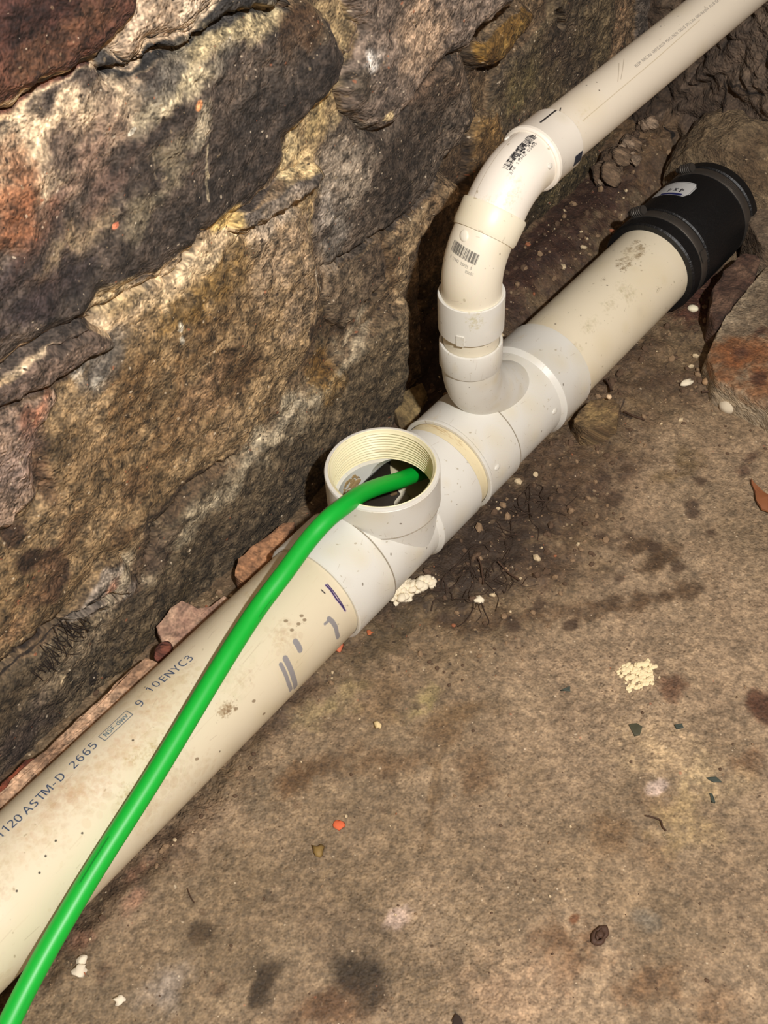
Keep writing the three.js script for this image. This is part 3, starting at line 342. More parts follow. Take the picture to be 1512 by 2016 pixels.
    s([[-.0313, .334], [-.0212, .357], [-.0212, .3856], [-.0372, .355]], 0.036, 0.02, 0.3, [182, 156, 120], 0.5, 0.9, 1); s([[-.0272, .4057], [-.034, .415], [-.0213, .4409]], 0.03, 0.014, 0.3, [184, 160, 122], 0.5, 0.9, 1); s([[-.082, .4145], [-.0668, .4168], [-.0843, .4374]], 0.034, 0.022, 0.3, [178, 152, 108], 0.45, 0.9, 1); s([[-.0615, .3862], [-.0654, .3828]], 0.011, 0.008, 0.2, [186, 164, 148], 0.85, 0.5, 0.6);
    s([[-.3185, .2672], [-.3216, .2679]], 0.015, 0.010, 0.4, [180, 156, 138], 0.85, 0.5, 0.5); s([[-.3275, .3704], [-.3096, .3793], [-.2844, .4047]], 0.04, 0.03, 0.4, [172, 142, 112], 0.5, 0.9, 0.7); s([[-.1363, .1454], [-.1234, .1421]], 0.02, 0.012, 0.2, [156, 140, 92], 0.5, 0.8, 1); s([[-.1993, .0619], [-.1661, .0751]], 0.03, 0.02, 0.3, [150, 134, 92], 0.4, 0.9, 1); s([[-.188, .3522], [-.1793, .3799], [-.1709, .4233]], 0.04, 0.02, 0.3, [168, 142, 110], 0.4, 0.9, 1); s([[-.4001, .0494], [-.3526, .0504], [-.4601, .0703]], 0.05, 0.02, 0.7, [158, 134, 108], 0.4, 0.9, 1.1); s([[-.5067, .1386], [-.4863, .1433], [-.5047, .1555]], 0.024, 0.016, 0, [156, 142, 128], 0.45, 0.9, 0.9); s([[-.429, .0413], [-.4564, .0631], [-.5113, .0508]], 0.014, 0.010, 0, [164, 116, 92], 0.5, 0.8, 0.8);
    s([[-.2992, .0752], [-.317, .0882]], 0.012, 0.016, 0, [112, 98, 78], 0.5, 0.8, 0.8); s([[-.1841, .439], [-.1853, .4475]], 0.012, 0.008, 0.4, [120, 112, 98], 0.5, 0.8, 0.8);
    p.stroke([[.3798, .0758], [.3627, .0884], [.3567, .1065]], 0.0016, [40, 29, 22], 0.8, 0.5); p.stroke([[.3639, .0854], [.3608, .0983], [.3672, .1162]], 0.0018, [50, 37, 28], 0.7, 0.8); p.stroke([[.565, .0695], [.4992, .0839], [.4533, .0879]], 0.0014, [70, 55, 42], 0.5, 0.8);
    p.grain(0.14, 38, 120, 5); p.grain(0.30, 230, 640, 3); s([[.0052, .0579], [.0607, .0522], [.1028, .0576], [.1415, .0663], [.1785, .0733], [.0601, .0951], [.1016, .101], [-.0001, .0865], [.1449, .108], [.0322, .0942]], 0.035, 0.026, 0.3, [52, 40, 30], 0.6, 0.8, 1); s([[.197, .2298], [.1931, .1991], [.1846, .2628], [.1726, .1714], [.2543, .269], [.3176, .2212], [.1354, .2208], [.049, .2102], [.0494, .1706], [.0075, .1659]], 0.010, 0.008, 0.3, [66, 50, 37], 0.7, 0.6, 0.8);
    p.specks(1600, 51, 0.0006, 0.0018, [226, 206, 176], 0.7, (x, z) => fbm(x * 10, z * 10, 3)); p.specks(3600, 52, 0.0007, 0.0024, [74, 56, 41], 0.55, (x, z) => 0.3 + fbm(x * 6, z * 6 + 2, 3) * 0.4 + dirtMask(x, z) * 0.6); p.specks(130, 53, 0.0008, 0.0022, [186, 116, 86], 0.5); p.specks(160, 54, 0.002, 0.006, [98, 77, 57], 0.45, (x, z) => fbm(x * 7 + 3, z * 7, 3)); p.specks(700, 57, 0.002, 0.008, [170, 146, 114], 0.35, (x, z) => fbm(x * 5 + 9, z * 5, 3));
    p.specks(2600, 55, 0.0008, 0.0026, [176, 154, 120], 0.65, (x, z) => dirtMask(x, z) * 0.8); p.specks(2400, 56, 0.001, 0.0034, [44, 33, 25], 0.55, (x, z) => dirtMask(x, z) * 0.7);
    return p.texture(FLOOR_GAIN);
  });
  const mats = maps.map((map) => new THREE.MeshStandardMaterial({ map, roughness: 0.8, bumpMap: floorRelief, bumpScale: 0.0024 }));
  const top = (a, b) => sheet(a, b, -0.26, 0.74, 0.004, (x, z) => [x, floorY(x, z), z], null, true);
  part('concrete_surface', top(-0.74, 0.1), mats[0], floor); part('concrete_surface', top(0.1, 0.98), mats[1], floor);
  part('slab', mergeGeometries([box(-2.6, 1.4, -0.3, -0.05, -0.7, 3.0), box(-2.6, -0.735, -0.05, 0, -0.25, 3.0), box(-0.74, 1.0, -0.05, 0, 0.735, 3.0)]), new THREE.MeshStandardMaterial({ color: 0x8c735a, roughness: 0.9 }), floor);
}
for (const [n, ...b] of [['wall_right', -2.4, 1.4, -0.1, 2.3, 2.7, 3.0], ['wall_front', -2.6, -2.35, -0.1, 2.3, -0.7, 3.0]]) { const g = struct(n); part('masonry', box(...b), plainStone, g); }
part('boards', box(-2.6, 1.4, 2.3, 2.5, -0.7, 3.0), new THREE.MeshStandardMaterial({ color: 0x7c6a55, roughness: 0.9 }), struct('ceiling'));
// ---------------------------------------------------------------- the plumbing: white PVC, axis along x at height AX
const AX = 0.066;
// a canvas of PVC: base tone, faint smudges, dirt flecks, then whatever is printed on it
function pvc(w, h, base, seed, mm, flecks, draw) {          // mm: pixels per millimetre
  return canvasTexture(w, h, (g) => {
    const r = rng(seed), col = (c, a) => 'rgba(' + c.join(',') + ',' + a + ')';
    g.fillStyle = col(base, 1); g.fillRect(0, 0, w, h);
    for (let i = 0; i < flecks * 0.12; i++) {               // broad yellowish and greyish smudges
      const x = r() * w, y = r() * h, q = (8 + r() * 26) * mm, c = r() < 0.6 ? [206, 186, 138] : r() < 0.5 ? [188, 176, 158] : [244, 238, 224], gr = g.createRadialGradient(x, y, 0, x, y, q);
      gr.addColorStop(0, col(c, 0.17)); gr.addColorStop(1, col(c, 0)); g.fillStyle = gr; g.fillRect(x - q, y - q, 2 * q, 2 * q);
    }
    for (let i = 0; i < flecks; i++) {
      const x = r() * w, y = r() * h, q = (0.25 + r() ** 5 * 1.5) * mm, dark = r();
      g.fillStyle = dark < 0.13 ? col([74, 62, 48], 0.5 + r() * 0.3) : dark < 0.6 ? col([138, 120, 88], 0.4) : col([170, 156, 126], 0.45);
      g.beginPath(); g.ellipse(x, y, q, q * (0.25 + r() * 0.6), r() * 3.1, 0, 6.3); g.fill();
      if (r() < 0.1) { g.strokeStyle = col([120, 100, 74], 0.35); g.lineWidth = 0.35 * mm; g.beginPath(); g.moveTo(x, y); g.lineTo(x + (r() - 0.5) * 24 * mm, y + (r() - 0.5) * 8 * mm); g.stroke(); }
    }
    if (draw) draw(g, w, h, r, col);
  });
}
const plastic = (map, extra = {}) => new THREE.MeshPhysicalMaterial({ map, roughness: 0.42, clearcoat: 0.06, clearcoatRoughness: 0.3, ...extra });
const WHITE = [219, 216, 206], CREAM = [226, 213, 184], CREAM2 = [221, 210, 190];
const smear = (g, col, r, x, y, q, c, n, a) => { for (let i = 0; i < n * 9; i++) { const d = (r() + r() + r() - 1.5) * 1.2, e = (r() + r() + r() - 1.5) * 0.8, k = q * (0.03 + r() ** 3 * 0.2); g.fillStyle = col(c, a * (0.2 + 0.5 * r())); g.beginPath(); g.ellipse(x + d * q, y + e * q, k, k * (0.4 + r() * 0.5), r() * 3, 0, 6.3); g.fill(); } };

// --- the big pipe in the foreground, with its print
{
  const X0 = -1.02, X1 = -0.085, mm = 2.1, H = 754, L = X1 - X0;
  const pipe = new Map();
  const map = pvc(Math.round(L * 1000 * mm), H, CREAM, 61, mm, 900, (g, w, h, r, col) => {
    const px = (x) => (x - X0) * 1000 * mm, py = (t) => (t + Math.PI) / (2 * Math.PI) * h;
    const put = (s, x, t, size, sx, color) => { g.save(); g.translate(px(x), py(t)); g.scale(sx, 1); g.font = size * mm + 'px sans-serif'; g.textAlign = 'center'; g.textBaseline = 'middle'; g.fillStyle = color || 'rgba(38,60,98,0.95)'; g.fillText(s, 0, 0); g.restore(); };
    
    // broad wear: brownish rubbing along the pipe, tan towards the wall
    for (let i = 0; i < 520; i++) { const x = r() * w, y = py(lerp(-1.2, 1.3, r())), l = (2 + r() ** 2 * 30) * mm; g.strokeStyle = col(r() < 0.8 ? [182, 156, 116] : [130, 104, 76], 0.05 + r() ** 2 * 0.2); g.lineWidth = (0.25 + r() * 0.7) * mm; g.beginPath(); g.moveTo(x, y); g.lineTo(x + l, y - l * (r() - 0.3) * 0.25); g.stroke(); }
    for (let i = 0; i < 70; i++) smear(g, col, r, r() * w, py(lerp(-1.3, 1.5, r())), (8 + r() * 20) * mm, r() < 0.5 ? [190, 164, 122] : r() < 0.5 ? [170, 140, 108] : [196, 182, 140], 16, 0.10 + r() * 0.1);
    const T = [[-.5083, -.2662], [-.489, -.2435], [-.4787, -.2443], [-.4397, -.2691], [-.4239, -.2743], [-.4002, -.2862], [-.3901, -.3036], [-.3558, -.239], [-.3429, -.266], [-.3261, -.3429], [-.2795, -.239]], word = (s, a, b, size) => { const n = s.length - 1; for (let i = 0; i <= n; i++) put(s[i], lerp(a[0], b[0], i / n), lerp(a[1], b[1], i / n), size, 0.92); };
    word('1120', T[0], T[1], 13.5); word('ASTM-D', T[2], T[3], 13.5); word('2665', T[4], T[5], 13.5);
    const bt = (T[6][1] + T[7][1]) / 2, bx = (T[6][0] + T[7][0]) / 2; g.strokeStyle = 'rgba(48,66,92,0.8)'; g.lineWidth = 0.7 * mm; g.strokeRect(px(T[6][0]), py(bt) - 5 * mm, (T[7][0] - T[6][0]) * 1000 * mm, 10 * mm); put('NSF-dwv', bx, bt, 8, 0.92, 'rgba(30,74,104,0.95)');
    put('9', T[8][0], T[8][1], 13.5, 0.92); word('10ENYC3', T[9], T[10], 13.5);
    const marks = [[-.1301, .5526], [-.1298, .6534], [-.1309, .8481], [-.13, 1.0216], [-.1292, 1.1508]], ln = (P, wd, c, a) => { g.strokeStyle = col(c, a); g.lineWidth = wd * mm; g.lineCap = 'round'; g.lineJoin = 'round'; g.beginPath(); P.forEach((p, i) => (i ? g.lineTo(px(p[0]), py(p[1])) : g.moveTo(px(p[0]), py(p[1])))); g.stroke(); };
    ln(marks, 3.0, [150, 120, 190], 0.35); ln(marks, 1.5, [46, 34, 84], 0.95); ln([[-.1281, .5585], [-.1284, .7687], [-.1287, .9714], [-.1289, 1.0961]], 1.1, [46, 34, 84], 0.9); ln([[-.1373, .554], [-.137, .642]], 1.2, [40, 34, 40], 0.9);
    // grey primer dribbles
    const G1 = [150, 146, 146];
    ln([[-.1501, 1.0293], [-.1483, 1.1268], [-.1476, 1.2582], [-.1488, 1.4206], [-.1484, 1.5115]], 5.4, G1, 1); ln([[-.1569, 1.044], [-.1517, 1.0513], [-.1482, 1.081]], 3, G1, 1); ln([[-.1944, .8867], [-.1944, .9674], [-.1951, 1.0591]], 6.4, G1, 1);
    ln([[-.2134, .9752], [-.2142, 1.1485], [-.2152, 1.4096], [-.2149, 1.6913]], 6.2, G1, 1); ln([[-.2209, .9961], [-.2216, 1.1483], [-.2227, 1.4084], [-.2216, 1.6395]], 4.6, G1, 1);
    for (const [x, t] of [[-.188, .5092], [-.1721, .6355], [-.1725, .7232], [-.1802, .6992], [-.1898, .6944], [-.2602, 1.545], [-.2647, 1.1321], [-.3425, 1.1449], [-.2839, .9917], [-.2915, .9264]]) { g.fillStyle = col([136, 118, 92], 0.8); g.beginPath(); g.ellipse(px(x), py(t), 2.2 * mm, 1.5 * mm, 0.6, 0, 6.3); g.fill(); }
    for (const [x, t] of [[-.292, .8629], [-.2883, .8878], [-.2954, .8632]]) smear(g, col, r, px(x), py(t), 7 * mm, [128, 102, 70], 16, 0.5);
    for (const [x, t] of [[-.3837, .3674], [-.3677, .4765], [-.4111, .7001]]) smear(g, col, r, px(x), py(t), 9 * mm, [168, 142, 88], 14, 0.3);
    for (const [x, t] of [[-.3745, .1706], [-.4966, .5262], [-.4822, .4688], [-.5093, .6411], [-.532, .5982], [-.4622, .6645]]) { g.fillStyle = col([48, 42, 34], 0.85); g.beginPath(); g.arc(px(x), py(t), 1.0 * mm, 0, 6.3); g.fill(); }
    for (const [x, t] of [[-.4505, .0902], [-.4142, .1934], [-.4359, .2602], [-.3855, .1204], [-.3426, .0358], [-.4919, .1106]]) smear(g, col, r, px(x), py(t), 22 * mm, [186, 146, 104], 26, 0.14);
  });
  map.wrapS = map.wrapT = THREE.ClampToEdgeWrapping;
  const g = revolve([[-1.9, 0.0511], [-1.9, 0.0572], [-0.08, 0.0572], [-0.078, 0.0562], [-0.078, 0.0511], [-1.9, 0.0511]], 128, X0, L).translate(0, AX, 0);
  solid('drain_pipe', g, plastic(map, { roughness: 0.42 }), 'large cream foreground PVC pipe with blue print and grey primer dribbles', 'pipe');
}
// --- cleanout tee: hollow body cut with booleans, threaded adapter, hubs
const whiteMap = pvc(1024, 1024, WHITE, 62, 2.6, 1250, (g, w, h, r, col) => { for (let i = 0; i < 7; i++) smear(g, col, r, r() * w, r() * h, 26, [196, 172, 122], 9, 0.22); });
const whiteMat = plastic(whiteMap), seam = new THREE.MeshStandardMaterial({ color: 0xa79d8c, roughness: 0.7 });
const brush = (g) => { const b = new Brush(g); b.updateMatrixWorld(); return b; };
{
  const tee = thing('cleanout_tee', 'white PVC cleanout tee with an open threaded mouth that the green hose goes into', 'pipe fitting', [0, AX, 0]);
  const ev = new Evaluator(); ev.attributes = ['position', 'normal', 'uv']; ev.useGroups = false;
  const main = revolve([[-0.1, 0], [-0.1, 0.0584], [0.019, 0.0583], [0.0246, 0.0622], [0.0262, 0.0622], [0.0285, 0.0613], [0.062, 0.0612], [0.062, 0]], 96, -0.12, 0.36);
  const stem = upright(revolve([[0, 0], [0, 0.058], [0.082, 0.058], [0.082, 0]], 96, 0, 0.36), 0);
  const boreMain = revolve([[-0.2, 0], [-0.2, 0.0512], [0.2, 0.0512], [0.2, 0]], 72, 0, 0.36), boreStem = upright(revolve([[0, 0], [0, 0.0495], [0.0475, 0.0495], [0.0485, 0.0572], [0.1, 0.0572], [0.1, 0]], 72, 0, 0.36), 0);
  let body = ev.evaluate(brush(main), brush(stem), ADDITION); body = ev.evaluate(body, brush(boreMain), SUBTRACTION); body = ev.evaluate(body, brush(boreStem), SUBTRACTION); body = ev.evaluate(body, brush(diagonal(revolve([[-0.01, 0], [-0.01, 0.042], [0.09, 0.042], [0.09, 0]], 72, 0, 0.36), 0, 0.045, -0.69)), SUBTRACTION);
  part('body', body.geometry, whiteMat, tee);
  const ring = (x0, x1, ro, ri, c = 0.0012) => revolve([[x0, ri], [x0, ro - c], [x0 + c, ro], [x1 - c, ro], [x1, ro - c], [x1, ri], [x0, ri]], 112, x0 - 0.05, 0.36);
  part('hub', ring(-0.119, -0.060, 0.0612, 0.0576), whiteMat, tee); part('hub', revolve([[0.0615, 0.0576], [0.0615, 0.0612], [0.0948, 0.0612], [0.096, 0.06], [0.096, 0.0576], [0.0615, 0.0576]], 112, -0.12, 0.36), whiteMat, tee);
  part('hub', upright(ring(0.047, 0.0885, 0.0606, 0.0571, 0.0006), 0), whiteMat, tee);
  // gussets that fair the stem into the run
  const th = [[0.092, 0.0571], [0.092, 0.0590], [0.0912, 0.0602], [0.0885, 0.0602], [0.0885, 0.0571]];
  const bore = [[0.0905, 0.0571], [0.0918, 0.0560], [0.0912, 0.0552], [0.0895, 0.0546]]; let y = 0.0895;
  while (y > 0.052) { bore.push([y - 0.0016, 0.0530], [y - 0.0023, 0.0530], [y - 0.0034, 0.0546], [y - 0.0039, 0.0546]); y -= 0.0039; }
  bore.push([y - 0.001, 0.0528], [y - 0.001, 0.0571], [0.0905, 0.0571]);
  const threadMap = pvc(512, 256, [236, 226, 186], 63, 1.6, 300, (g, w, h, r, col) => { for (let i = 0; i < 26; i++) smear(g, col, r, r() * w * 0.6, r() * h, 14, [150, 116, 66], 8, 0.3); });
  part('threaded_adapter', upright(revolve(bore, 128, 0.05, 0.045), 0), plastic(threadMap, { roughness: 0.5 }), tee);
  part('rim', upright(revolve([[0.0885, 0.0571], [0.0885, 0.0600], [0.0893, 0.0606], [0.0905, 0.0600], [0.0911, 0.0588], [0.0911, 0.0566], [0.0900, 0.0560], [0.0885, 0.0571]], 128, 0.05, 0.36), 0), whiteMat, tee);
  // moulding seam along the run and below the stem hub
  part('seam', upright(revolve([[0.0461, 0.0575], [0.0461, 0.06075], [0.0470, 0.06075], [0.0470, 0.0575]], 96), 0), seam, tee);
  part('seam', revolve([[-0.0601, 0.058], [-0.0601, 0.0613], [-0.0593, 0.0613], [-0.0593, 0.058]], 96), seam, tee);
  // dark dirty lining, added so the run reads dark through the mouth
  part('dark_lining', sheet(-0.075, 0.07, 1.1, 5.2, 0.006, (a, t) => { const q = 0.0506 - 0.0016 * fbm(a * 60, t * 3, 3); return [a, q * Math.cos(t), q * Math.sin(t)]; }), new THREE.MeshStandardMaterial({ color: 0x2e261c, roughness: 0.6 }), tee);
  // mud dried on the inner wall
  const mud = []; for (let i = 0; i < 70; i++) { const r = rng(400 + i), t = 1.3 + r() * 0.5, h = 0.018 + r() * 0.022; mud.push(new THREE.IcosahedronGeometry(0.0014 + r() ** 2 * 0.004, 1).scale(1, 0.8, 0.12).rotateY(Math.PI / 2 + t).translate(Math.cos(t) * 0.0493, h, -Math.sin(t) * 0.0493)); }
  part('dried_mud', mergeGeometries(mud), new THREE.MeshStandardMaterial({ color: 0xa98c5e, roughness: 0.95 }), tee);
}
// --- short yellowed nipple between the two fittings
solid('pipe_nipple', revolve([[0.072, 0.0511], [0.072, 0.0571], [0.165, 0.0571], [0.165, 0.0511], [0.072, 0.0511]], 96, 0.085, 0.04).translate(0, AX, 0),
  plastic(pvc(512, 512, [224, 210, 172], 64, 1.6, 200, (g, w, h, r, col) => { for (let i = 0; i < 14; i++) smear(g, col, r, r() * w, h * (0.35 + 0.3 * r()), 34, [150, 108, 56], 10, 0.3); })), 'narrow yellow-stained band of pipe showing between the cleanout tee and the wye', 'pipe');
// --- wye with a swept two-inch branch
const BX = 0.156;
{
  const wye = thing('sanitary_wye', 'white PVC wye fitting with a curved small branch rising from its top', 'pipe fitting', [0, AX, 0]);
  const ring = (x0, x1, ro, ri, c = 0.0012) => revolve([[x0, ri], [x0, ro - c], [x0 + c, ro], [x1 - c, ro], [x1, ro - c], [x1, ri], [x0, ri]], 112, x0 - 0.08, 0.36);
  part('body', revolve([[0.15, 0.05], [0.15, 0.0582], [0.285, 0.0582], [0.285, 0.05]], 112, 0.1, 0.36), whiteMat, wye);
  part('hub', revolve([[0.1115, 0.0577], [0.1115, 0.0610], [0.1125, 0.0622], [0.1150, 0.0622], [0.1165, 0.0611], [0.1705, 0.0611], [0.1716, 0.0600], [0.1716, 0.0577], [0.1115, 0.0577]], 112, 0.03, 0.36), whiteMat, wye);
  part('hub', revolve([[0.259, 0.0578], [0.259, 0.0581], [0.2652, 0.0626], [0.2668, 0.0626], [0.2690, 0.0619], [0.319, 0.0613], [0.320, 0.0603], [0.320, 0.0577], [0.258, 0.0578]], 112, 0.2, 0.36), whiteMat, wye);
  part('seam', revolve([[0.1716, 0.0578], [0.1716, 0.0610], [0.1723, 0.0610], [0.1723, 0.0578]], 96), seam, wye);
  const c = new THREE.CubicBezierCurve(new THREE.Vector2(BX, 0.132), new THREE.Vector2(BX, 0.062), new THREE.Vector2(BX + 0.042, 0.058), new THREE.Vector2(BX + 0.106, 0.004));
  part('branch', bentTube(c.getPoints(40).map((p) => [p.x, p.y]), (t) => 0.0318 + 0.0032 * smooth(0.3, 0.9, t), 72), whiteMat, wye);
  part('branch_hub', upright(revolve([[0.1255, 0.0305], [0.1255, 0.0322], [0.1260, 0.0336], [0.1270, 0.0340], [0.1555, 0.0340], [0.157, 0.0332], [0.1575, 0.0318], [0.1568, 0.0306], [0.1255, 0.0305]], 80, 0.1, 0.36), BX), whiteMat, wye);
  const bump = (x, t, r) => new THREE.SphereGeometry(0.0042, 14, 10).scale(1.2, 0.45, 0.8).rotateX(t).translate(x, r * Math.cos(t), r * Math.sin(t));
  for (const q of [[0.246, 1.34, 0.0582], [0.128, 1.25, 0.0611]]) part('moulding_mark', bump(...q), whiteMat, wye);
}
// --- second length of big pipe, running to the coupling
{
  const mm = 2.0, L = 0.4, X0 = 0.25;
  const map = pvc(Math.round(L * 1000 * mm), 718, [229, 217, 190], 65, mm, 700, (g, w, h, r, col) => {
    const px = (x) => (x - X0) * 1000 * mm, py = (t) => (t + Math.PI) / (2 * Math.PI) * h;
    for (const [x, t] of [[.5102, -.1148], [.5198, .0694], [.4871, -.0276]]) smear(g, col, r, px(x), py(t), 9 * mm, [140, 120, 88], 22, 0.4);
    const P = [[.5299, -.1651], [.5219, -.0041], [.5113, .1592], [.504, .1444]], Q = [[.4745, -.0225], [.4733, .1201], [.4842, .1336]];
    for (const C of [P, Q]) C.forEach(([x, t]) => smear(g, col, r, px(x), py(t), 5 * mm, [134, 114, 84], 22, 0.75));
    for (const [x, t] of [[.5698, -.1849], [.5817, .3492], [.4391, -.0265], [.4924, 1.0151]]) smear(g, col, r, px(x), py(t), 4 * mm, [108, 92, 66], 12, 0.5);
    for (const [x, t] of [[.4415, .4432], [.4085, .4883], [.3618, .4971], [.4449, .6369], [.3171, .6547]]) smear(g, col, r, px(x), py(t), 12 * mm, [176, 162, 126], 24, 0.22);
  });
  solid('drain_pipe', revolve([[0.255, 0.0511], [0.255, 0.0572], [0.64, 0.0572], [0.64, 0.0511], [0.255, 0.0511]], 128, X0, L).translate(0, AX, 0), plastic(map, { roughness: 0.42 }), 'large white PVC pipe with mud smears between the wye and the black coupling', 'pipe');
}
// --- rubber coupling with two band clamps
{
  const cp = thing('rubber_coupling', 'black rubber coupling with two steel band clamps on the old sewer pipe', 'coupling', [0, AX, 0]);
  const rubber = new THREE.MeshStandardMaterial({ color: 0x0d0d0e, roughness: 0.5, bumpMap: rockRelief, bumpScale: 0.0008 }), steel = new THREE.MeshStandardMaterial({ color: 0x75706a, roughness: 0.42, metalness: 0.85 });
  part('sleeve', revolve([[0.558, 0.0574], [0.558, 0.0645], [0.5605, 0.0665], [0.576, 0.0665], [0.578, 0.0645], [0.598, 0.0645], [0.600, 0.0662], [0.606, 0.0668], [0.690, 0.0668], [0.696, 0.0662], [0.698, 0.0645], [0.718, 0.0645], [0.720, 0.0665], [0.732, 0.0665], [0.734, 0.064], [0.734, 0.0574], [0.558, 0.0574]], 112), rubber, cp);
  for (const x of [0.588, 0.708]) {
    const band = part('band_clamp', revolve([[x - 0.0075, 0.0646], [x - 0.0075, 0.0655], [x - 0.0066, 0.0660], [x + 0.0066, 0.0660], [x + 0.0075, 0.0655], [x + 0.0075, 0.0646], [x - 0.0075, 0.0646]], 112), steel, cp);
    const sl = []; for (let i = 0; i < 11; i++) { const t = (x < 0.65 ? -0.10 : 0.3) + i * 0.028; sl.push(new THREE.BoxGeometry(0.011, 0.0012, 0.0008).translate(0, 0.0663, 0).rotateX(t).translate(x, 0, 0)); }
    part('thread_slots', mergeGeometries(sl), new THREE.MeshStandardMaterial({ color: 0x9a968f, roughness: 0.3, metalness: 0.9 }), band);
    const hs = [new THREE.CylinderGeometry(0.0062, 0.0062, 0.019, 20).rotateX(Math.PI / 2).translate(0, 0.0702, 0)]; for (let i = 0; i < 5; i++) hs.push(new THREE.TorusGeometry(0.0062, 0.0007, 8, 20).translate(0, 0.0702, -0.006 + i * 0.003));
    hs.push(new THREE.CylinderGeometry(0.0038, 0.0038, 0.006, 6).rotateX(Math.PI / 2).translate(0, 0.0702, -0.0125));
    const t = x < 0.65 ? -0.62 : -0.55; part('screw_housing', mergeGeometries(hs.map((g) => g.toNonIndexed())).rotateX(t).translate(x, 0, 0), steel, band);
    if (x < 0.65) part('band_tail', new THREE.BoxGeometry(0.012, 0.0009, 0.016).translate(0, 0.0672, 0).rotateX(1.12).translate(x, 0, 0), steel, band);
  }
  const lab = canvasTexture(512, 256, (g, w, h) => { g.fillStyle = '#c9c9c6'; g.fillRect(0, 0, w, h); g.strokeStyle = '#8f8f90'; g.lineWidth = 8; g.strokeRect(14, 14, w - 28, h - 28); g.save(); g.translate(w * 0.60, h * 0.62); g.rotate(Math.PI); g.font = 'bold 96px sans-serif'; g.textAlign = 'center'; g.textBaseline = 'middle'; g.fillStyle = '#26262c'; g.fillText('4 x 4', 0, 0); g.restore(); g.fillStyle = '#23285e'; g.fillRect(w * 0.3, h * 0.84, w * 0.55, h * 0.14); });
  const pos = [], uv = [], idx = [], n = 24, T0 = -0.86, T1 = 0.02, XA = 0.637, XC = 0.673;
  for (let i = 0; i <= n; i++) for (let j = 0; j <= 1; j++) { const q = Math.abs(i / n - 0.5) * 2, inset = 0.009 * smooth(0.8, 1, q), t = lerp(T0, T1, i / n), x = j ? XC - inset : XA + inset; pos.push(x, 0.0671 * Math.cos(t), 0.0671 * Math.sin(t)); uv.push(i / n, (x - XA) / (XC - XA)); if (i < n && !j) { const a = i * 2; idx.push(a, a + 2, a + 1, a + 1, a + 2, a + 3); } }
  const lg = new THREE.BufferGeometry(); lg.setAttribute('position', new THREE.Float32BufferAttribute(pos, 3)); lg.setAttribute('uv', new THREE.Float32BufferAttribute(uv, 2)); lg.setIndex(idx); lg.computeVertexNormals();
  part('size_label', lg, new THREE.MeshStandardMaterial({ map: lab, roughness: 0.55, side: THREE.DoubleSide }), cp).userData.label = 'pale size label with a blue edge';
}
// --- old cast iron hub with dried earth, coming out of the back wall
{
  const g = revolve(Array.from({ length: 30 }, (_, i) => { const x = 0.735 + i * 0.0055; return [x, i === 0 ? 0.058 : i === 1 ? 0.074 : 0.080 + 0.020 * smooth(0.72, 0.80, x) + 0.012 * smooth(0.82, 0.92, x)]; }), 120, 0, 1), p = g.attributes.position, uv = g.attributes.uv;
  for (let i = 0; i < p.count; i++) { const x = p.getX(i), y = p.getY(i), z = p.getZ(i), t = Math.atan2(z, y), k = 1 + (fbm(x * 22 + 5, Math.abs(t) * 2.2 + 3, 4) - 0.5) * 0.22 + (fbm(x * 120, Math.abs(t) * 11, 3) - 0.5) * 0.05; p.setXYZ(i, x, y * k, z * k); uv.setXY(i, x + Math.hypot(y, z), t * 0.09); }
  g.computeVertexNormals(); g.translate(0, AX, 0);
  const pt = new Paint(0.76, 1.04, -0.3, 0.3, 512, 1024); pt.fill(warm([116, 98, 74], [88, 71, 52], 18, 2)); for (const [x, y, r] of [[0.84, -0.05, 0.03], [0.88, 0.06, 0.04], [0.92, -0.1, 0.03]]) pt.blob(x, y, r, r * 0.6, 0.4, [138, 118, 88], 0.6, 0.8, 0.9); pt.grain(0.35, 150, 560); pt.specks(220, 71, 0.0008, 0.003, [206, 184, 150], 0.6); pt.specks(200, 72, 0.001, 0.004, [44, 33, 24], 0.6);
  solid('sewer_pipe', g, new THREE.MeshStandardMaterial({ map: pt.texture(WALL_GAIN), roughness: 0.92, bumpMap: rockRelief, bumpScale: 0.004 }), 'old earth-crusted sewer pipe hub coming out of the back wall behind the black coupling', 'pipe');
}
// --- the two-inch riser: coupling, two street elbows, long pipe into the back wall
solid('pipe_nipple', upright(revolve([[0.186, 0.026], [0.186, 0.0301], [0.262, 0.0301], [0.262, 0.026], [0.186, 0.026]], 72, 0.18, 0.09), BX), plastic(pvc(256, 256, [226, 217, 194], 66, 1.3, 120)), 'short stub of small pipe showing in the gap below the riser coupling', 'pipe');
{
  const k = thing('pipe_coupling', 'short white PVC coupling on the riser just above the wye branch', 'pipe fitting', [BX, 0, 0]);
  part('sleeve', upright(revolve([[0.2400, 0.0303], [0.2400, 0.0338], [0.2412, 0.0347], [0.2835, 0.0350], [0.2850, 0.0347], [0.2855, 0.0336], [0.2850, 0.0322], [0.2838, 0.0304], [0.2400, 0.0303]], 88, 0.2, 0.2), 0), plastic(pvc(512, 512, WHITE, 67, 2, 200, (g, w, h, r, col) => smear(g, col, r, w * 0.37, h * 0.62, 26, [176, 164, 112], 20, 0.35))), k);
  part('lug', upright(new THREE.BoxGeometry(0.013, 0.005, 0.008, 2, 2, 2).translate(0.2475, 0.0335, 0).rotateX(0.30), 0), whiteMat, k);
}
const arc = (x, y, a0, turn, R, n = 16) => { const out = []; for (let i = 0; i <= n; i++) { const a = a0 - turn * i / n; out.push([x + R * (Math.sin(a0) - Math.sin(a)) * 1, y + R * (-Math.cos(a0) + Math.cos(a))]); } return out; };
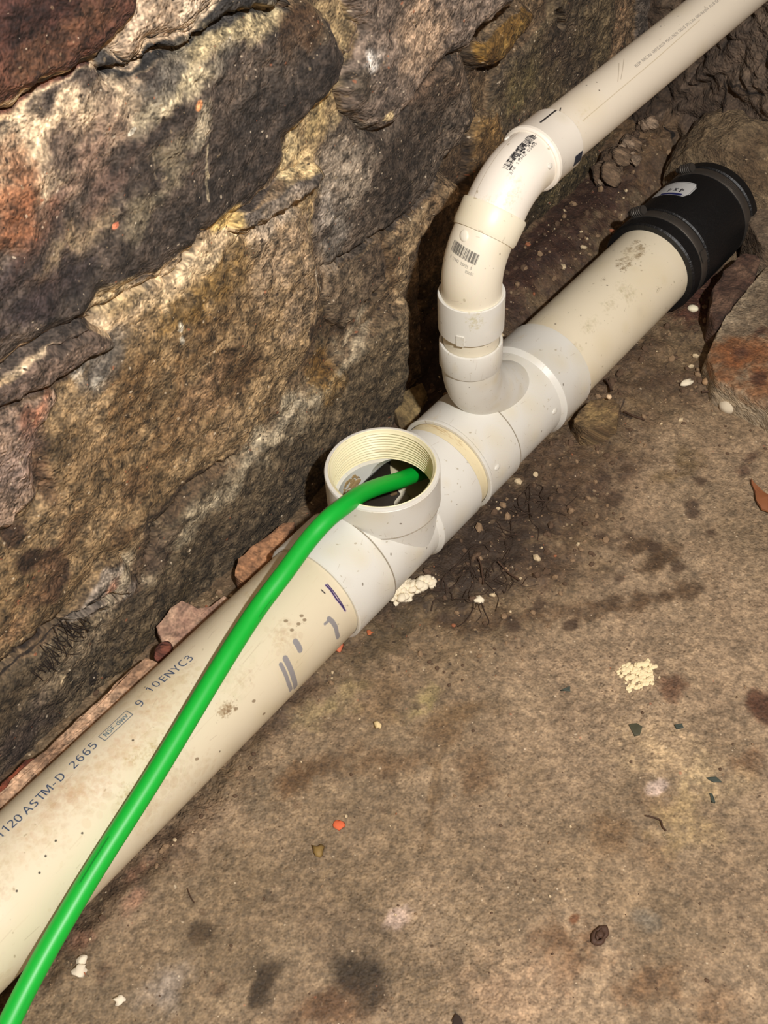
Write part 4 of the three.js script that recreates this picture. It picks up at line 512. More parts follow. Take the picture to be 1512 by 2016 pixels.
function bend(V, a0, a1, before, after, R) {                // street elbow path with its corner at V; angles of travel a0 and a1
  const T = R * Math.tan((a0 - a1) / 2), u0 = [Math.cos(a0), Math.sin(a0)], u1 = [Math.cos(a1), Math.sin(a1)], s = [V[0] - u0[0] * T, V[1] - u0[1] * T], c = [s[0] + u0[1] * R, s[1] - u0[0] * R], out = [[V[0] - u0[0] * before, V[1] - u0[1] * before]];
  for (let i = 0; i <= 18; i++) { const a = lerp(a0, a1, i / 18); out.push([c[0] - Math.sin(a) * R, c[1] + Math.cos(a) * R]); }
  out.push([V[0] + u1[0] * after, V[1] + u1[1] * after]); return out;
}
const V1 = [BX, 0.324], V2 = [BX + 0.063, 0.387];
const barcode = (g, x, y, w, h, seed) => { const r = rng(seed); let q = 0; while (q < w) { const b = (0.4 + Math.floor(r() * 3) * 0.45) * w / 60; g.fillRect(x + q, y, b, h); q += b + (0.5 + Math.floor(r() * 2.6) * 0.5) * w / 60; } };
{
  const e = thing('street_elbow', 'lower white PVC elbow of the riser with a small upright barcode on its face', 'pipe fitting');
  const map = pvc(512, 256, [234, 225, 203], 68, 2.4, 110, (g, w, h, r, col) => { const X = w * 0.5 + w * (0.06 / 6.283), Y = h * 0.27; g.save(); g.translate(X, Y); g.rotate(0.12); g.scale(1, 1); g.fillStyle = 'rgba(52,50,48,0.92)'; barcode(g, -42, -14, 84, 22, 5); g.font = '8px monospace'; g.fillText('0 11942 03495 3', -36, 21); g.fillText('05001', 22, 31); g.restore(); });
  part('body', bentTube(bend(V1, Math.PI / 2, Math.PI / 4, 0.060, 0.034, 0.070), 0.0312, 72), plastic(map), e);
  part('hub', diagonal(revolve([[0.027, 0.0304], [0.027, 0.0325], [0.0315, 0.0338], [0.0535, 0.0342], [0.0550, 0.0336], [0.0552, 0.0322], [0.0545, 0.0304], [0.027, 0.0304]], 88, 0, 0.2), V1[0], V1[1], Math.PI / 4), plastic(pvc(512, 256, [234, 225, 200], 69, 2, 160)), e);
  const nv = new THREE.Vector3(-0.785, 0.610, -0.106), d = new THREE.SphereGeometry(0.0062, 20, 12).scale(0.8, 1, 0.3).applyQuaternion(new THREE.Quaternion().setFromUnitVectors(new THREE.Vector3(0, 0, 1), nv)); part('moulding_mark', d.translate(0.1472, 0.3578, -0.0033), plastic(null, { color: 0xe9e2cf }), e);
}
{
  const e = thing('street_elbow', 'upper white PVC elbow of the riser with smudged barcode and a raised collar', 'pipe fitting');
  const map = pvc(512, 256, [238, 230, 216], 70, 2.4, 60, (g, w, h, r, col) => {
    g.save(); g.translate(w * 0.5 + w * (0.2 / 6.283), h * 0.34); g.rotate(-Math.PI / 2); g.fillStyle = 'rgba(40,40,42,0.95)'; barcode(g, -46, -12, 96, 18, 9); for (let i = 0; i < 40; i++) { g.fillRect(-46 + r() * 96, -16 + r() * 26, 2 + r() * 7, 1.5 + r() * 3); } g.font = '10px monospace'; g.fillText('3/4 11942 03495', -52, 20); g.restore();
    for (let i = 0; i < 5; i++) smear(g, col, r, w * (0.45 + 0.2 * r()), h * (0.55 + 0.35 * r()), 18, [200, 178, 136], 12, 0.25); g.strokeStyle = col([150, 126, 96], 0.5); g.lineWidth = 1.5; g.beginPath(); g.moveTo(w * 0.43, h * 0.1); g.lineTo(w * 0.44, h * 0.9); g.stroke();
  });
  part('body', bentTube(bend(V2, Math.PI / 4, 0, 0.052, 0.045, 0.070), 0.0312, 72), plastic(map, { roughness: 0.45 }), e);
  const hub = part('hub', revolve([[0.2535, 0.0304], [0.2535, 0.0330], [0.2555, 0.0350], [0.2590, 0.0352], [0.2605, 0.0343], [0.2985, 0.0340], [0.3000, 0.0334], [0.3003, 0.0322], [0.2996, 0.0304], [0.2535, 0.0304]], 96, 0.25, 0.2).translate(0, V2[1], 0), plastic(pvc(512, 512, [240, 232, 217], 71, 2, 70, (g, w, h, r, col) => { g.strokeStyle = 'rgba(40,38,40,0.95)'; g.lineWidth = 5; g.beginPath(); g.moveTo(w * 0.10, h * 0.497); g.lineTo(w * 0.25, h * 0.497); g.stroke(); g.fillStyle = 'rgba(34,40,58,0.95)'; g.fillRect(w * 0.17, h * 0.745, w * 0.07, h * 0.06); smear(g, col, r, w * 0.205, h * 0.775, 14, [50, 56, 74], 10, 0.8); })), e);
  const nub = (x, t) => new THREE.SphereGeometry(0.0034, 14, 10).scale(1.1, 0.5, 0.9).translate(0, 0.0314, 0).rotateX(t).translate(x, V2[1], 0);
  for (const q of [[0.243, -0.75], [0.244, 1.25], [0.262, 1.42]]) part('moulding_mark', nub(...q), whiteMat, e);
}
{
  const X0 = 0.28, L = 0.62, mm = 3;
  const map = pvc(Math.round(L * 1000 * mm), 568, CREAM2, 73, mm, 200, (g, w, h, r, col) => {
    const px = (x) => (x - X0) * 1000 * mm, py = (t) => (t + Math.PI) / (2 * Math.PI) * h, T = 0.46;
    g.save(); g.translate(px(0.66), py(T)); g.rotate(Math.PI); g.font = 4.6 * mm + 'px sans-serif'; g.textBaseline = 'middle'; g.fillStyle = 'rgba(112,104,98,0.95)';
    g.fillText('2 IN  PVC SCH 40  PR 280 PSI @ 73F  NSF-PW-DWV  PVC 1120  D1785  ASTM 12454  ASTM D2665  PVC DWV  ASTM', 0, 0, 345 * mm); g.restore();
    g.strokeStyle = col([178, 160, 128], 0.7); g.lineWidth = 0.7 * mm; g.beginPath(); g.moveTo(px(0.315), py(0.78)); g.lineTo(px(0.46), py(0.72)); g.lineTo(px(0.56), py(0.62)); g.stroke();
    g.strokeStyle = col([130, 112, 90], 0.6); g.lineWidth = 0.5 * mm; for (const [a, b] of [[0.392, 0.42], [0.398, 0.43]]) { g.beginPath(); g.moveTo(px(a), py(0.5)); g.lineTo(px(b), py(-0.05)); g.stroke(); }
    g.strokeStyle = 'rgba(40,38,40,0.95)'; g.lineWidth = 1.2 * mm; g.beginPath(); g.moveTo(px(0.301), py(0.06)); g.lineTo(px(0.311), py(-0.1)); g.stroke();
    for (const [x, t] of [[.3635, .3266], [.3733, .0112], [.3631, -.1805], [.5437, -.0571], [.5143, -.2066], [.5822, .3591]]) { g.fillStyle = col([60, 50, 40], 0.8); g.beginPath(); g.arc(px(x), py(t), 0.8 * mm, 0, 6.3); g.fill(); }
    for (const [x, t] of [[.2988, .7784], [.3236, .5986], [.2954, .3696]]) smear(g, col, r, px(x), py(t), 8 * mm, [196, 178, 136], 14, 0.25);
  });
  solid('drain_pipe', revolve([[0.26, 0.026], [0.26, 0.0302], [0.90, 0.0302], [0.90, 0.026], [0.26, 0.026]], 112, X0, L).translate(0, V2[1], 0), plastic(map, { roughness: 0.4 }), 'long thinner cream PVC pipe with grey print, running from riser to back wall', 'pipe');
}
// --- green hose
{
  const P = [[-1.2, 0.012, 0.56], [-1.0, 0.018, 0.33], [-0.82, 0.06, 0.19], ...[[-.6027, .0749, .0925], [-.5005, .0972, .0687], [-.3852, .1212, .05], [-.2701, .142, .0275], [-.2104, .1477, .0153]], ...[[-.1663, .157, .0123], [-.1218, .164, .0077], [-.0957, .1685, .0083], [-.0694, .164, .0075], [-.0398, .151, .002], [-.0048, .13, -.0026], [.032, .106, -.0054]], [0.085, 0.074, -0.010], [0.13, 0.05, -0.006], [0.18, 0.034, 0], [0.26, 0.026, 0]].map((p) => new THREE.Vector3(...p));
  const map = canvasTexture(1024, 64, (g, w, h) => { const r = rng(81); g.fillStyle = '#02b033'; g.fillRect(0, 0, w, h); for (let i = 0; i < 60; i++) { g.fillStyle = r() < 0.4 ? 'rgba(4,60,20,0.5)' : 'rgba(20,140,50,0.35)'; g.fillRect(r() * w, r() * h, 4 + r() * 26, 0.6 + r() * 1.2); } });
  solid('green_hose', new THREE.TubeGeometry(new THREE.CatmullRomCurve3(P, false, 'centripetal'), 300, 0.0092, 28), new THREE.MeshPhysicalMaterial({ map, roughness: 0.45, clearcoat: 0.15, clearcoatRoughness: 0.4 }), 'bright green hose lying along the big pipe and going down into the cleanout mouth', 'hose');
}
// ---------------------------------------------------------------- loose things on the floor
// a rough lump: an extruded outline [x, z] with an uneven top, or a pebble
function slabRock(P, y0, y1, seed, slope = [0, 0], bevel = 0.006) {
  const cx = P.reduce((s, p) => s + p[0], 0) / P.length, cz = P.reduce((s, p) => s + p[1], 0) / P.length, rings = [[y0, 1.03], [lerp(y0, y1, 0.5), 1.01], [y1 - bevel, 0.99], [y1 - bevel * 0.3, 0.985], [y1, 0.955], [y1, 0.7], [y1, 0.4], [y1, 0]];
  const Q = []; for (let i = 0; i < P.length; i++) { const a = P[i], b = P[(i + 1) % P.length], n = Math.max(2, Math.round(Math.hypot(b[0] - a[0], b[1] - a[1]) / 0.006)); for (let k = 0; k < n; k++) Q.push([lerp(a[0], b[0], k / n), lerp(a[1], b[1], k / n)]); }
  const pos = [], uv = [], idx = [], n = Q.length;
  rings.forEach(([y, s], r) => Q.forEach(([x, z]) => { const X = cx + (x - cx) * s, Z = cz + (z - cz) * s, w = (fbm(X * 60 + seed, Z * 60 + y * 50, 3) - 0.5), top = r > 1; pos.push(X + w * 0.006 * (s > 0.1), y + (top ? (X - cx) * slope[0] + (Z - cz) * slope[1] + (fbm(X * 34 + seed, Z * 34, 4) - 0.5) * 0.008 : 0), Z + w * 0.005 * (s > 0.1)); uv.push(X + y, Z + y * 0.7); }));
  for (let r = 0; r + 1 < rings.length; r++) for (let i = 0; i < n; i++) { const a = r * n + i, b = r * n + (i + 1) % n; idx.push(a, a + n, b, b, a + n, b + n); }
  const g = new THREE.BufferGeometry(); g.setAttribute('position', new THREE.Float32BufferAttribute(pos, 3)); g.setAttribute('uv', new THREE.Float32BufferAttribute(uv, 2)); g.setIndex(idx); g.computeVertexNormals(); return g;
}
function lump(rx, ry, rz, seed, rough = 0.35, detail = 3) {
  const g = new THREE.IcosahedronGeometry(1, detail), p = g.attributes.position;
  for (let i = 0; i < p.count; i++) { const x = p.getX(i), y = p.getY(i), z = p.getZ(i), k = 1 + (fbm(x * 1.6 + seed, y * 1.6 + z * 2.1, 3) - 0.5) * rough * 2; p.setXYZ(i, x * k * rx, y * k * ry, z * k * rz); }
  const h = mergeVertices(g.deleteAttribute('uv').deleteAttribute('normal'), 1e-6); h.computeVertexNormals(); const q = h.attributes.position, uv = []; for (let i = 0; i < q.count; i++) uv.push(q.getX(i) + q.getY(i), q.getZ(i) + q.getY(i) * 0.7); h.setAttribute('uv', new THREE.Float32BufferAttribute(uv, 2)); return h;
}
function mottled(c1, c2, seed, gain = WALL_GAIN, rough = 0.92) { const p = new Paint(-0.16, 0.16, -0.16, 0.16, 320, 320); p.fill(warm(c1, c2, 40, seed)); p.grain(0.4, 170, 620, seed); const t = p.texture(gain); t.wrapS = t.wrapT = THREE.MirroredRepeatWrapping; return new THREE.MeshStandardMaterial({ map: t, roughness: rough, bumpMap: rockRelief, bumpScale: 0.003 }); }
const onFloor = ([x, z], up = 0) => [x, floorY(x, z) + up, z];

solid('rock', slabRock([[.295, .0546], [.334, .0531], [.3539, .0743], [.3464, .0918], [.3236, .1], [.3044, .0975], [.2849, .0826], [.2836, .0749]], -0.004, 0.032, 3, [0, 0.1], 0.0022), mottled([136, 114, 76], [98, 78, 54], 1), 'brown squarish rock on the floor against the near side of the wye', 'rock');
{
  const P = [[.4817, .1317], [.524, .123], [.5544, .1168], [.5815, .1155], [.6371, .1128], [.7125, .1115], [.8421, .1317], [.7674, .2664], [.4582, .3607], [.425, .3008], [.4418, .2353], [.4419, .2016], [.4452, .1656]];
  const pt = new Paint(0.3, 0.95, 0.0, 0.65, 1024, 1024); pt.fill(warm([150, 134, 110], [116, 100, 80], 22, 3));
  for (const [x, y] of [[.4737, .1698], [.5089, .1861], [.4619, .217], [.5098, .2199], [.5153, .1618], [.4834, .1506]]) pt.blob(x + 0.045, y + 0.0315, 0.04, 0.024, 0.6, [124, 78, 46], 0.75, 0.8, 0.8); for (const [x, y] of [[.5066, .1664], [.4767, .206], [.5566, .1686]]) pt.blob(x + 0.045, y + 0.0315, 0.014, 0.010, 0, [74, 46, 32], 0.8, 0.6, 0.7);
  pt.grain(0.34, 170, 620); pt.specks(300, 91, 0.0006, 0.002, [230, 214, 190], 0.7); 
  solid('flagstone', slabRock(P, -0.01, 0.045, 8, [0.05, 0.02], 0.008), new THREE.MeshStandardMaterial({ map: pt.texture(WALL_GAIN), roughness: 0.8, bumpMap: rockRelief, bumpScale: 0.004 }), 'wide pale flat stone with rust-brown stains at the foot of the back wall', 'stone');
}
solid('rock', slabRock([[.5433, .1013], [.5856, .0812], [.6333, .0733], [.6779, .0782], [.6809, .1021], [.6358, .1149], [.5916, .1117], [.5457, .1187], [.5322, .1174]], -0.01, 0.052, 12, [0.05, 0.1]), mottled([104, 80, 64], [72, 52, 42], 4), 'reddish brown upright rock between the black coupling and the flat stained stone', 'rock');
solid('rock', slabRock([[.7103, .0602], [.7571, .0652], [.7919, .0938], [.7252, .1413], [.6755, .129], [.6716, .1044]], 0, 0.085, 15, [0.1, 0.1]), mottled([132, 114, 92], [98, 82, 66], 5), 'pale brown rock behind the reddish rock, right of the sewer pipe', 'rock');
solid('rock', slabRock([[.1795, -.1382], [.2044, -.1321], [.2289, -.1269], [.2244, -.1139], [.1923, -.102], [.1581, -.0944], [.1523, -.0994]], -0.01, 0.035, 21, [0, -0.5]), mottled([126, 106, 70], [86, 70, 46], 7), 'small mossy wedge of stone between the wall and the lower hub of the wye', 'rock');
// flakes lying between the wall and the foreground pipe
solid('stone_flake', slabRock([[-.1448, -.094], [-.1266, -.1051], [-.1038, -.1035], [-.0871, -.1006], [-.0572, -.1001], [-.0488, -.0939], [-.0686, -.0854], [-.0937, -.0825], [-.12, -.0795], [-.1413, -.0823]], 0.0, 0.052, 33, [0.0, -0.4], 0.004), mottled([160, 116, 82], [122, 88, 64], 9), 'rusty brown pointed stone flake between the wall and the hub of the cleanout tee', 'stone');
solid('stone_flake', slabRock([[-.2453, -.111], [-.2216, -.1146], [-.2071, -.1109], [-.2002, -.0905], [-.1896, -.0829], [-.1713, -.081], [-.175, -.0656], [-.2144, -.0589], [-.2526, -.0567], [-.2658, -.0743], [-.2576, -.0886]], 0.0, 0.052, 37, [0.1, -0.3], 0.005), mottled([178, 146, 120], [142, 110, 92], 10), 'pinkish brown scalloped stone flake lying beside the foreground pipe below the wall', 'stone');
solid('mortar_strip', slabRock([[-.2824, -.0815], [-.2796, -.0654], [-.3514, -.0639], [-.424, -.0654], [-.486, -.0644], [-.5359, -.0632], [-.531, -.0811], [-.4715, -.0821], [-.4343, -.0826], [-.3769, -.0824], [-.3238, -.0819]], 0.0, 0.07, 41, [0, 0], 0.003), mottled([186, 152, 122], [150, 118, 92], 11), 'long narrow tan strip of mortar lying along the wall side of the foreground pipe', 'mortar');
solid('brick_fragment', slabRock([[-.4803, -.0875], [-.459, -.091], [-.4321, -.0916], [-.4184, -.0808], [-.421, -.0734], [-.4435, -.0724], [-.47, -.0704], [-.4829, -.077]], 0.0, 0.062, 44, [0, -0.2], 0.004), mottled([146, 76, 48], [96, 48, 36], 12), 'broken red brick piece at the left end of the tan mortar strip', 'brick');
solid('brick_fragment', lump(0.012, 0.008, 0.008, 5).translate(...[[-.2649, .058, -.0805]][0]), mottled([140, 84, 62], [98, 56, 44], 13), 'tiny red brick crumb under the edge of the pinkish scalloped flake', 'brick');
// white and coloured bits
const chalk = new THREE.MeshStandardMaterial({ color: 0xe9dcc0, roughness: 0.95 }), chip = new THREE.MeshStandardMaterial({ color: 0xe6d8bf, roughness: 0.9 });
{
  const g = [], r = rng(101), c = [[-.0369, .0348], [-.0275, .0403], [-.018, .0458], [-.0086, .0513], [-.0034, .0559], [-.0297, .0492], [-.038, .0428]];
  for (let i = 0; i < 110; i++) { const [x, z] = c[i % c.length], q = 0.0018 + r() * 0.0044, X = x + (r() - 0.5) * 0.018, Z = z + (r() - 0.5) * 0.012; g.push(lump(q * 1.2, q * 0.8, q, i * 3.1, 0.5, 1).translate(X, 0.004 + r() * 0.012, Z)); }
  solid('plaster_lump', mergeGeometries(g), chalk, 'crumbly white plaster lump on the floor beside the tee hub', 'plaster');
}
{
  const g = [], r = rng(103), [[x, z]] = [[.0363, .3025]];
  for (let i = 0; i < 230; i++) { const a = r() * 6.28, d = Math.sqrt(r()) * 0.018 * (0.45 + 1.0 * fbm(Math.cos(a) * 2.2 + 5, Math.sin(a) * 2.2 + 3, 3)), q = 0.0007 + r() ** 2 * 0.0022, X = x + Math.cos(a) * d * 1.1, Z = z + Math.sin(a) * d; g.push(lump(q * 1.3, q * 0.5, q, i * 2.3, 0.5, 1).translate(X, floorY(X, Z) + q * 0.3, Z)); }
  solid('plaster_crumbs', mergeGeometries(g), new THREE.MeshStandardMaterial({ color: 0xefdcb0, roughness: 0.95 }), 'flattened cream plaster crumbs on the open floor right of the pipes', 'plaster').userData.kind = 'stuff';
}
const bits = [
  ['stone_chip', [[-.5243, .0666]], 0.0062, 0.0034, 0.0042, chip, 'white stone chip by the hose, upper one of a touching pair', 'chip'],
  ['stone_chip', [[-.5319, .0724]], 0.0058, 0.0032, 0.0062, chip, 'greyish white stone chip by the hose, lower one of a touching pair', 'chip'],
  ['stone_chip', [[-.5268, .1198]], 0.0052, 0.003, 0.0048, chip, 'lone white stone chip near the lower left edge of the floor', 'chip'],
  ['stone_chip', [[-.1745, .1259]], 0.0046, 0.0032, 0.0040, new THREE.MeshStandardMaterial({ color: 0xe2c894, roughness: 0.9 }), 'small yellowish crumb of stone on the bare floor right of the foreground pipe', 'chip'],
  ['pebble', [[.5874, .0586]], 0.0075, 0.0046, 0.0056, new THREE.MeshStandardMaterial({ color: 0xf0e3c2, roughness: 0.6 }), 'smooth oval cream pebble beside the big pipe before the black coupling', 'pebble'],
  ['pebble', [[.4475, .1864]], 0.012, 0.009, 0.011, new THREE.MeshStandardMaterial({ color: 0xcdbfa6, roughness: 0.9 }), 'pale rounded stone on the floor below the flat stained stone', 'pebble'],
  ['pebble', [[.4702, .1814]], 0.0062, 0.005, 0.0056, new THREE.MeshStandardMaterial({ color: 0xa87a45, roughness: 0.6 }), 'amber brown pebble just above the pale rounded stone', 'pebble'],
  ['pebble', [[.4685, .1452]], 0.0075, 0.005, 0.006, new THREE.MeshStandardMaterial({ color: 0xa98763, roughness: 0.7 }), 'tan pebble in the grit left of the flat stained stone', 'pebble'],
  ['pebble', [[.3409, .076]], 0.0032, 0.0028, 0.003, new THREE.MeshStandardMaterial({ color: 0xdcbf9a, roughness: 0.7 }), 'tiny peach pebble on top of the brown squarish rock', 'pebble'],
  ['brick_chip', [[-.282, .1642]], 0.0054, 0.002, 0.005, new THREE.MeshStandardMaterial({ color: 0xd8683f, roughness: 0.85 }), 'bright orange brick chip on the open floor', 'chip'],
  ['brick_chip', [[-.1271, .0341]], 0.0062, 0.003, 0.0042, new THREE.MeshStandardMaterial({ color: 0xcf7350, roughness: 0.85 }), 'orange brick chip against the foreground pipe near the grey primer dribbles', 'chip'],
  ['brick_chip', [[-.0904, .0463]], 0.0038, 0.002, 0.0034, new THREE.MeshStandardMaterial({ color: 0xb9683f, roughness: 0.85 }), 'small rust brick chip just below the tee hub', 'chip'],
  ['plaster_chip', [[.0143, .1153]], 0.0045, 0.003, 0.0052, chalk, 'white plaster chip in the dirt right of the plaster lump', 'chip'],
  ['plaster_chip', [[.456, .1246]], 0.0055, 0.004, 0.010, chalk, 'long white plaster chip in the grit left of the tan pebble', 'chip'],
  ['nutshell', [[-.3158, .1674]], 0.0062, 0.0048, 0.0054, new THREE.MeshStandardMaterial({ color: 0x8d7240, roughness: 0.7 }), 'olive brown nutshell on the floor below the orange chip', 'nutshell'],
];
bits.forEach(([n, [p], rx, ry, rz, m, label, cat], i) => solid(n, lump(rx, ry, rz, i * 7.7, n === 'pebble' ? 0.25 : 0.8, n === 'pebble' ? 2 : 1).rotateY(i * 1.3).translate(...onFloor(p, n === 'pebble' && i === 8 ? 0.036 : ry * 0.6)), m, label, cat));
// dark glass and slate slivers set in the concrete
const glass = new THREE.MeshStandardMaterial({ color: 0x4a4938, roughness: 0.5 }), slate = new THREE.MeshStandardMaterial({ color: 0x40473f, roughness: 0.6 });
[[[-.0283, .2478], [-.0185, .2525], [-.0231, .2568]], [[-.0207, .3265], [-.0144, .3309], [-.0148, .3382], [-.0242, .3414], [-.0282, .338]], [[.0045, .3618], [.0121, .3679], [.0085, .3711], [.0021, .3655]], [[-.0373, .4288], [-.0362, .4321], [-.0443, .4375], [-.0454, .4343]], [[-.0256, .417], [-.0203, .424], [-.0222, .4305], [-.0264, .4251]]].forEach((P, i) => solid('slate_sliver', slabRock(P, -0.002, floorY(P[0][0], P[0][1]) + 0.001, 51 + i, [0, 0], 0.001), i === 1 ? glass : slate, ['dark triangular slate sliver set in the floor, left of the plaster crumbs', 'roundish olive dark sliver set in the pale patch below the plaster crumbs', 'dark flat sliver right of the roundish olive one', 'upright narrow dark green sliver near the right edge of the floor', 'bluish grey sliver just above the narrow dark green one'][i], 'sliver'));
const lumpy = (g) => { const p = g.attributes.position; for (let i = 0; i < p.count; i++) { const x = p.getX(i), z = p.getZ(i), k = 1 + (fbm(x * 260 + 3, z * 260, 3) - 0.5) * 0.5; p.setXYZ(i, x * k, p.getY(i) * k, z * k); } g.computeVertexNormals(); return g; };
// a shell, a dead leaf, twigs
{
  const [[x, z]] = [[-.2248, .4191]], m = new THREE.MeshStandardMaterial({ color: 0x4f382a, roughness: 0.7, metalness: 0.2 });
  solid('snail_shell', mergeGeometries([lumpy(new THREE.TorusGeometry(0.0062, 0.0027, 12, 40).rotateX(Math.PI / 2).scale(1.15, 0.9, 0.75)), lump(0.0056, 0.0018, 0.0020, 6, 0.8, 2).translate(0, 0.002, -0.001), lump(0.0036, 0.0028, 0.0036, 3, 0.2, 2).translate(0, 0.003, 0)].map((g) => (g.index ? g.toNonIndexed() : g))).translate(x, floorY(x, z) + 0.0026, z), m, 'small dark brown curled shell lying near the lower right of the floor', 'shell');
  const L = [[.3512, .267], [.3473, .2782], [.3403, .2986], [.3298, .3192], [.3207, .3174], [.3175, .2999], [.3263, .2877]], g = slabRock(L, 0.004, 0.008, 61, [0.15, 0.1], 0.001);
  solid('dead_leaf', g, new THREE.MeshStandardMaterial({ color: 0x8a5636, roughness: 0.55 }), 'curled red-brown dead leaf on the floor at the right edge', 'leaf');
  const bark = new THREE.MeshStandardMaterial({ color: 0x4a3526, roughness: 0.9 });
  const twig = (P, r, label, hi = 0.003) => solid('twig', new THREE.TubeGeometry(new THREE.CatmullRomCurve3(P.map((p) => new THREE.Vector3(...onFloor(p, hi)))), 24, r, 6), bark, label, 'twig');
  twig([[-.0984, .3911], [-.0949, .4001], [-.0943, .4052], [-.0987, .4099], [-.1003, .4146]], 0.0008, 'thin bent twig on the open floor near the right'); twig([[.4497, .1483], [.4617, .1632], [.472, .179], [.4747, .1987]], 0.0016, 'straight brown twig lying under the amber pebble', 0.004); twig([[.0623, .0795], [.0554, .0887], [.0445, .0986], [.0326, .1091]], 0.0011, 'dark twig in the dirt right of the tee', 0.006); twig([[.0681, .1034], [.0647, .1196], [.0608, .1373]], 0.0011, 'pale twig slanting across the dirt right of the other dark twig', 0.006); twig([[.3958, .0413], [.3882, .0505], [.3784, .0595]], 0.0016, 'short dark twig behind the brown squarish rock', 0.008); twig([[.3611, .0893], [.3595, .1027], [.3649, .1162]], 0.0012, 'dark twig lying right of the brown squarish rock', 0.004);
  twig([[-.418, .0945], [-.4219, .1024], [-.4242, .1099]], 0.0006, 'hair-thin curved twig on the floor close to the foreground pipe');
  solid('leaf_scrap', slabRock([[-.3636, .3589], [-.3568, .3593], [-.3564, .3633], [-.3612, .369], [-.3677, .3673], [-.3682, .3612]], 0, 0.005, 63, [0, 0], 0.001), new THREE.MeshStandardMaterial({ color: 0x33251c, roughness: 0.9 }), 'dark ragged leaf scrap at the bottom edge of the floor', 'leaf');
}
{ // a mat of hair-thin roots in the damp dirt
  const g = [], r = rng(131), c = [[.0397, .0676], [.0741, .0639], [.039, .1032], [.0746, .1023], [.1141, .0924], [.0125, .1153], [.0499, .1299], [.1502, .0889], [.0068, .0779], [.1739, .0943]];
  for (let i = 0; i < 90; i++) { const [x, z] = c[i % c.length], a = r() * 6.28, l = 0.012 + r() * 0.034, P = [0, 0.35, 0.7, 1].map((q, k) => { const X = x + (r() - 0.5) * 0.012 + Math.cos(a + (r() - 0.5) * 0.5) * l * q, Z = Math.max(0.066, z + (r() - 0.5) * 0.012 + Math.sin(a) * l * q); return new THREE.Vector3(X, floorY(X, Z) + 0.001 + r() * 0.0025, Z); }); g.push(new THREE.TubeGeometry(new THREE.CatmullRomCurve3(P), 8, 0.0003 + r() * 0.0005, 4)); }
  solid('fine_roots', mergeGeometries(g), new THREE.MeshStandardMaterial({ color: 0x3c2c20, roughness: 0.9 }), 'mat of hair-thin dark roots in the damp dirt right of the cleanout tee', 'roots').userData.kind = 'stuff';
}
// rag of wet paper and a stick lying in the run of the tee
solid('paper_scrap', mergeGeometries([lump(0.018, 0.006, 0.013, 4, 0.7, 4).translate(0.0606, 0.025, -0.0409), lump(0.012, 0.006, 0.010, 9, 0.7, 4).translate(0.0726, 0.028, -0.0449)]), new THREE.MeshStandardMaterial({ color: 0xd2c7ae, roughness: 0.9 }), 'crumpled wet paper lying inside the cleanout under the hose', 'paper');
solid('stick', new THREE.CylinderGeometry(0.0028, 0.0024, 0.046, 8).rotateX(1.4).rotateY(0.9).translate(0.0479, 0.033, -0.0515), new THREE.MeshStandardMaterial({ color: 0x6a5234, roughness: 0.9 }), 'short brown stick lying on the paper inside the cleanout', 'stick');
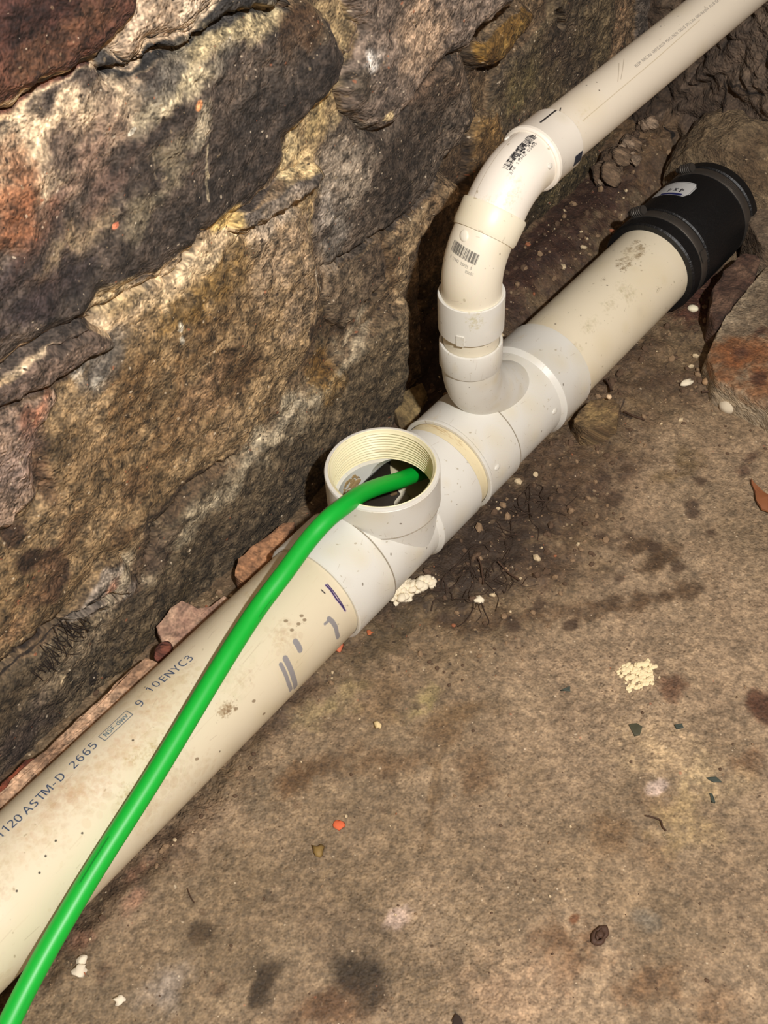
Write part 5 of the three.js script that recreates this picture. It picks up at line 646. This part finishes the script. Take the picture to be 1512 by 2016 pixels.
// rubble and grit
{
  const r = rng(111), list = [[[.7358, -.1798]], [[.7636, -.1748]], [[.7873, -.1714]], [[.7505, -.136]], [[.7124, -.1564]], [[.8107, -.1544]], [[.8205, -.2006]], [[.7259, -.1825]], [[.7831, -.1468]], [[.6996, -.1748]], [[.7673, -.1532]], [[.7311, -.1592]], [[.8058, -.1854]]], m = [mottled([124, 102, 80], [84, 66, 50], 20), mottled([146, 124, 102], [104, 84, 66], 21)];
  list.forEach(([[x, z]], i) => { const q = 0.005 + r() ** 2 * 0.014, X = Math.min(x, 0.83); solid('rubble', lump(q * 1.2, q * 0.8, q, i * 4.4, 0.75, 4).translate(X, floorY(X, z) + q * 0.4, Math.max(z, -0.16)), m[i % 2], 'crumb of pale rubble in the dirt heap left of the black coupling', 'rubble', 'rubble in the dirt heap beside the black coupling'); });
  const n = 5200, g = new THREE.IcosahedronGeometry(1, 0), im = new THREE.InstancedMesh(g, new THREE.MeshStandardMaterial({ color: 0xffffff, roughness: 0.9 }), n), M = new THREE.Matrix4(), q4 = new THREE.Quaternion(), E = new THREE.Euler(), C = new THREE.Color();
  let k = 0; while (k < n) { const x = lerp(-0.7, 0.86, r()), z = lerp(-0.17, 0.7, r()), d = dirtMask(x, z); if (r() > 0.12 + d * 0.9 || (Math.abs(z) < 0.045)) continue; const s = 0.0006 + r() ** 5 * 0.0034 * (0.4 + d); E.set(r() * 6, r() * 6, r() * 6); q4.setFromEuler(E); M.compose(new THREE.Vector3(x, floorY(x, z) + s * 0.25, z), q4, new THREE.Vector3(s * 1.3, s * 0.8, s)); im.setMatrixAt(k, M); const t = r(); C.setStyle(t < 0.5 ? '#5d4836' : t < 0.84 ? '#8d7357' : t < 0.975 ? '#cdb792' : '#9a6142'); im.setColorAt(k, C); k++; }
  im.name = 'grit'; im.userData = { label: 'scattered grit and crumbs over the dirty floor', category: 'grit', kind: 'stuff' }; im.castShadow = im.receiveShadow = true; scene.add(im);
}
// ---------------------------------------------------------------- the bare ceiling bulb that lights the cellar
{
  const b = thing('ceiling_bulb', 'bare glowing bulb hanging on a cord from the cellar ceiling', 'lamp', [BULB.x, BULB.y, BULB.z]);
  part('bulb', new THREE.SphereGeometry(0.03, 24, 16), new THREE.MeshStandardMaterial({ color: 0xffffff, emissive: BULB_COLOR, emissiveIntensity: 6 }), b);
  part('socket', new THREE.CylinderGeometry(0.017, 0.02, 0.05, 24).translate(0, 0.052, 0), new THREE.MeshStandardMaterial({ color: 0x3a3632, roughness: 0.6 }), b);
  part('cord', new THREE.CylinderGeometry(0.003, 0.003, 2.3 - BULB.y - 0.07, 8).translate(0, (2.3 - BULB.y + 0.07) / 2, 0), new THREE.MeshStandardMaterial({ color: 0x2a2724, roughness: 0.8 }), b);
  const l = new THREE.PointLight(BULB_COLOR, BULB_POWER, 0, 2); l.name = 'bulb_light'; l.castShadow = true; l.shadow.radius = 1.4; l.shadow.mapSize.set(2048, 2048); l.shadow.bias = -0.001; b.add(l);
}
renderer.render(scene, camera);
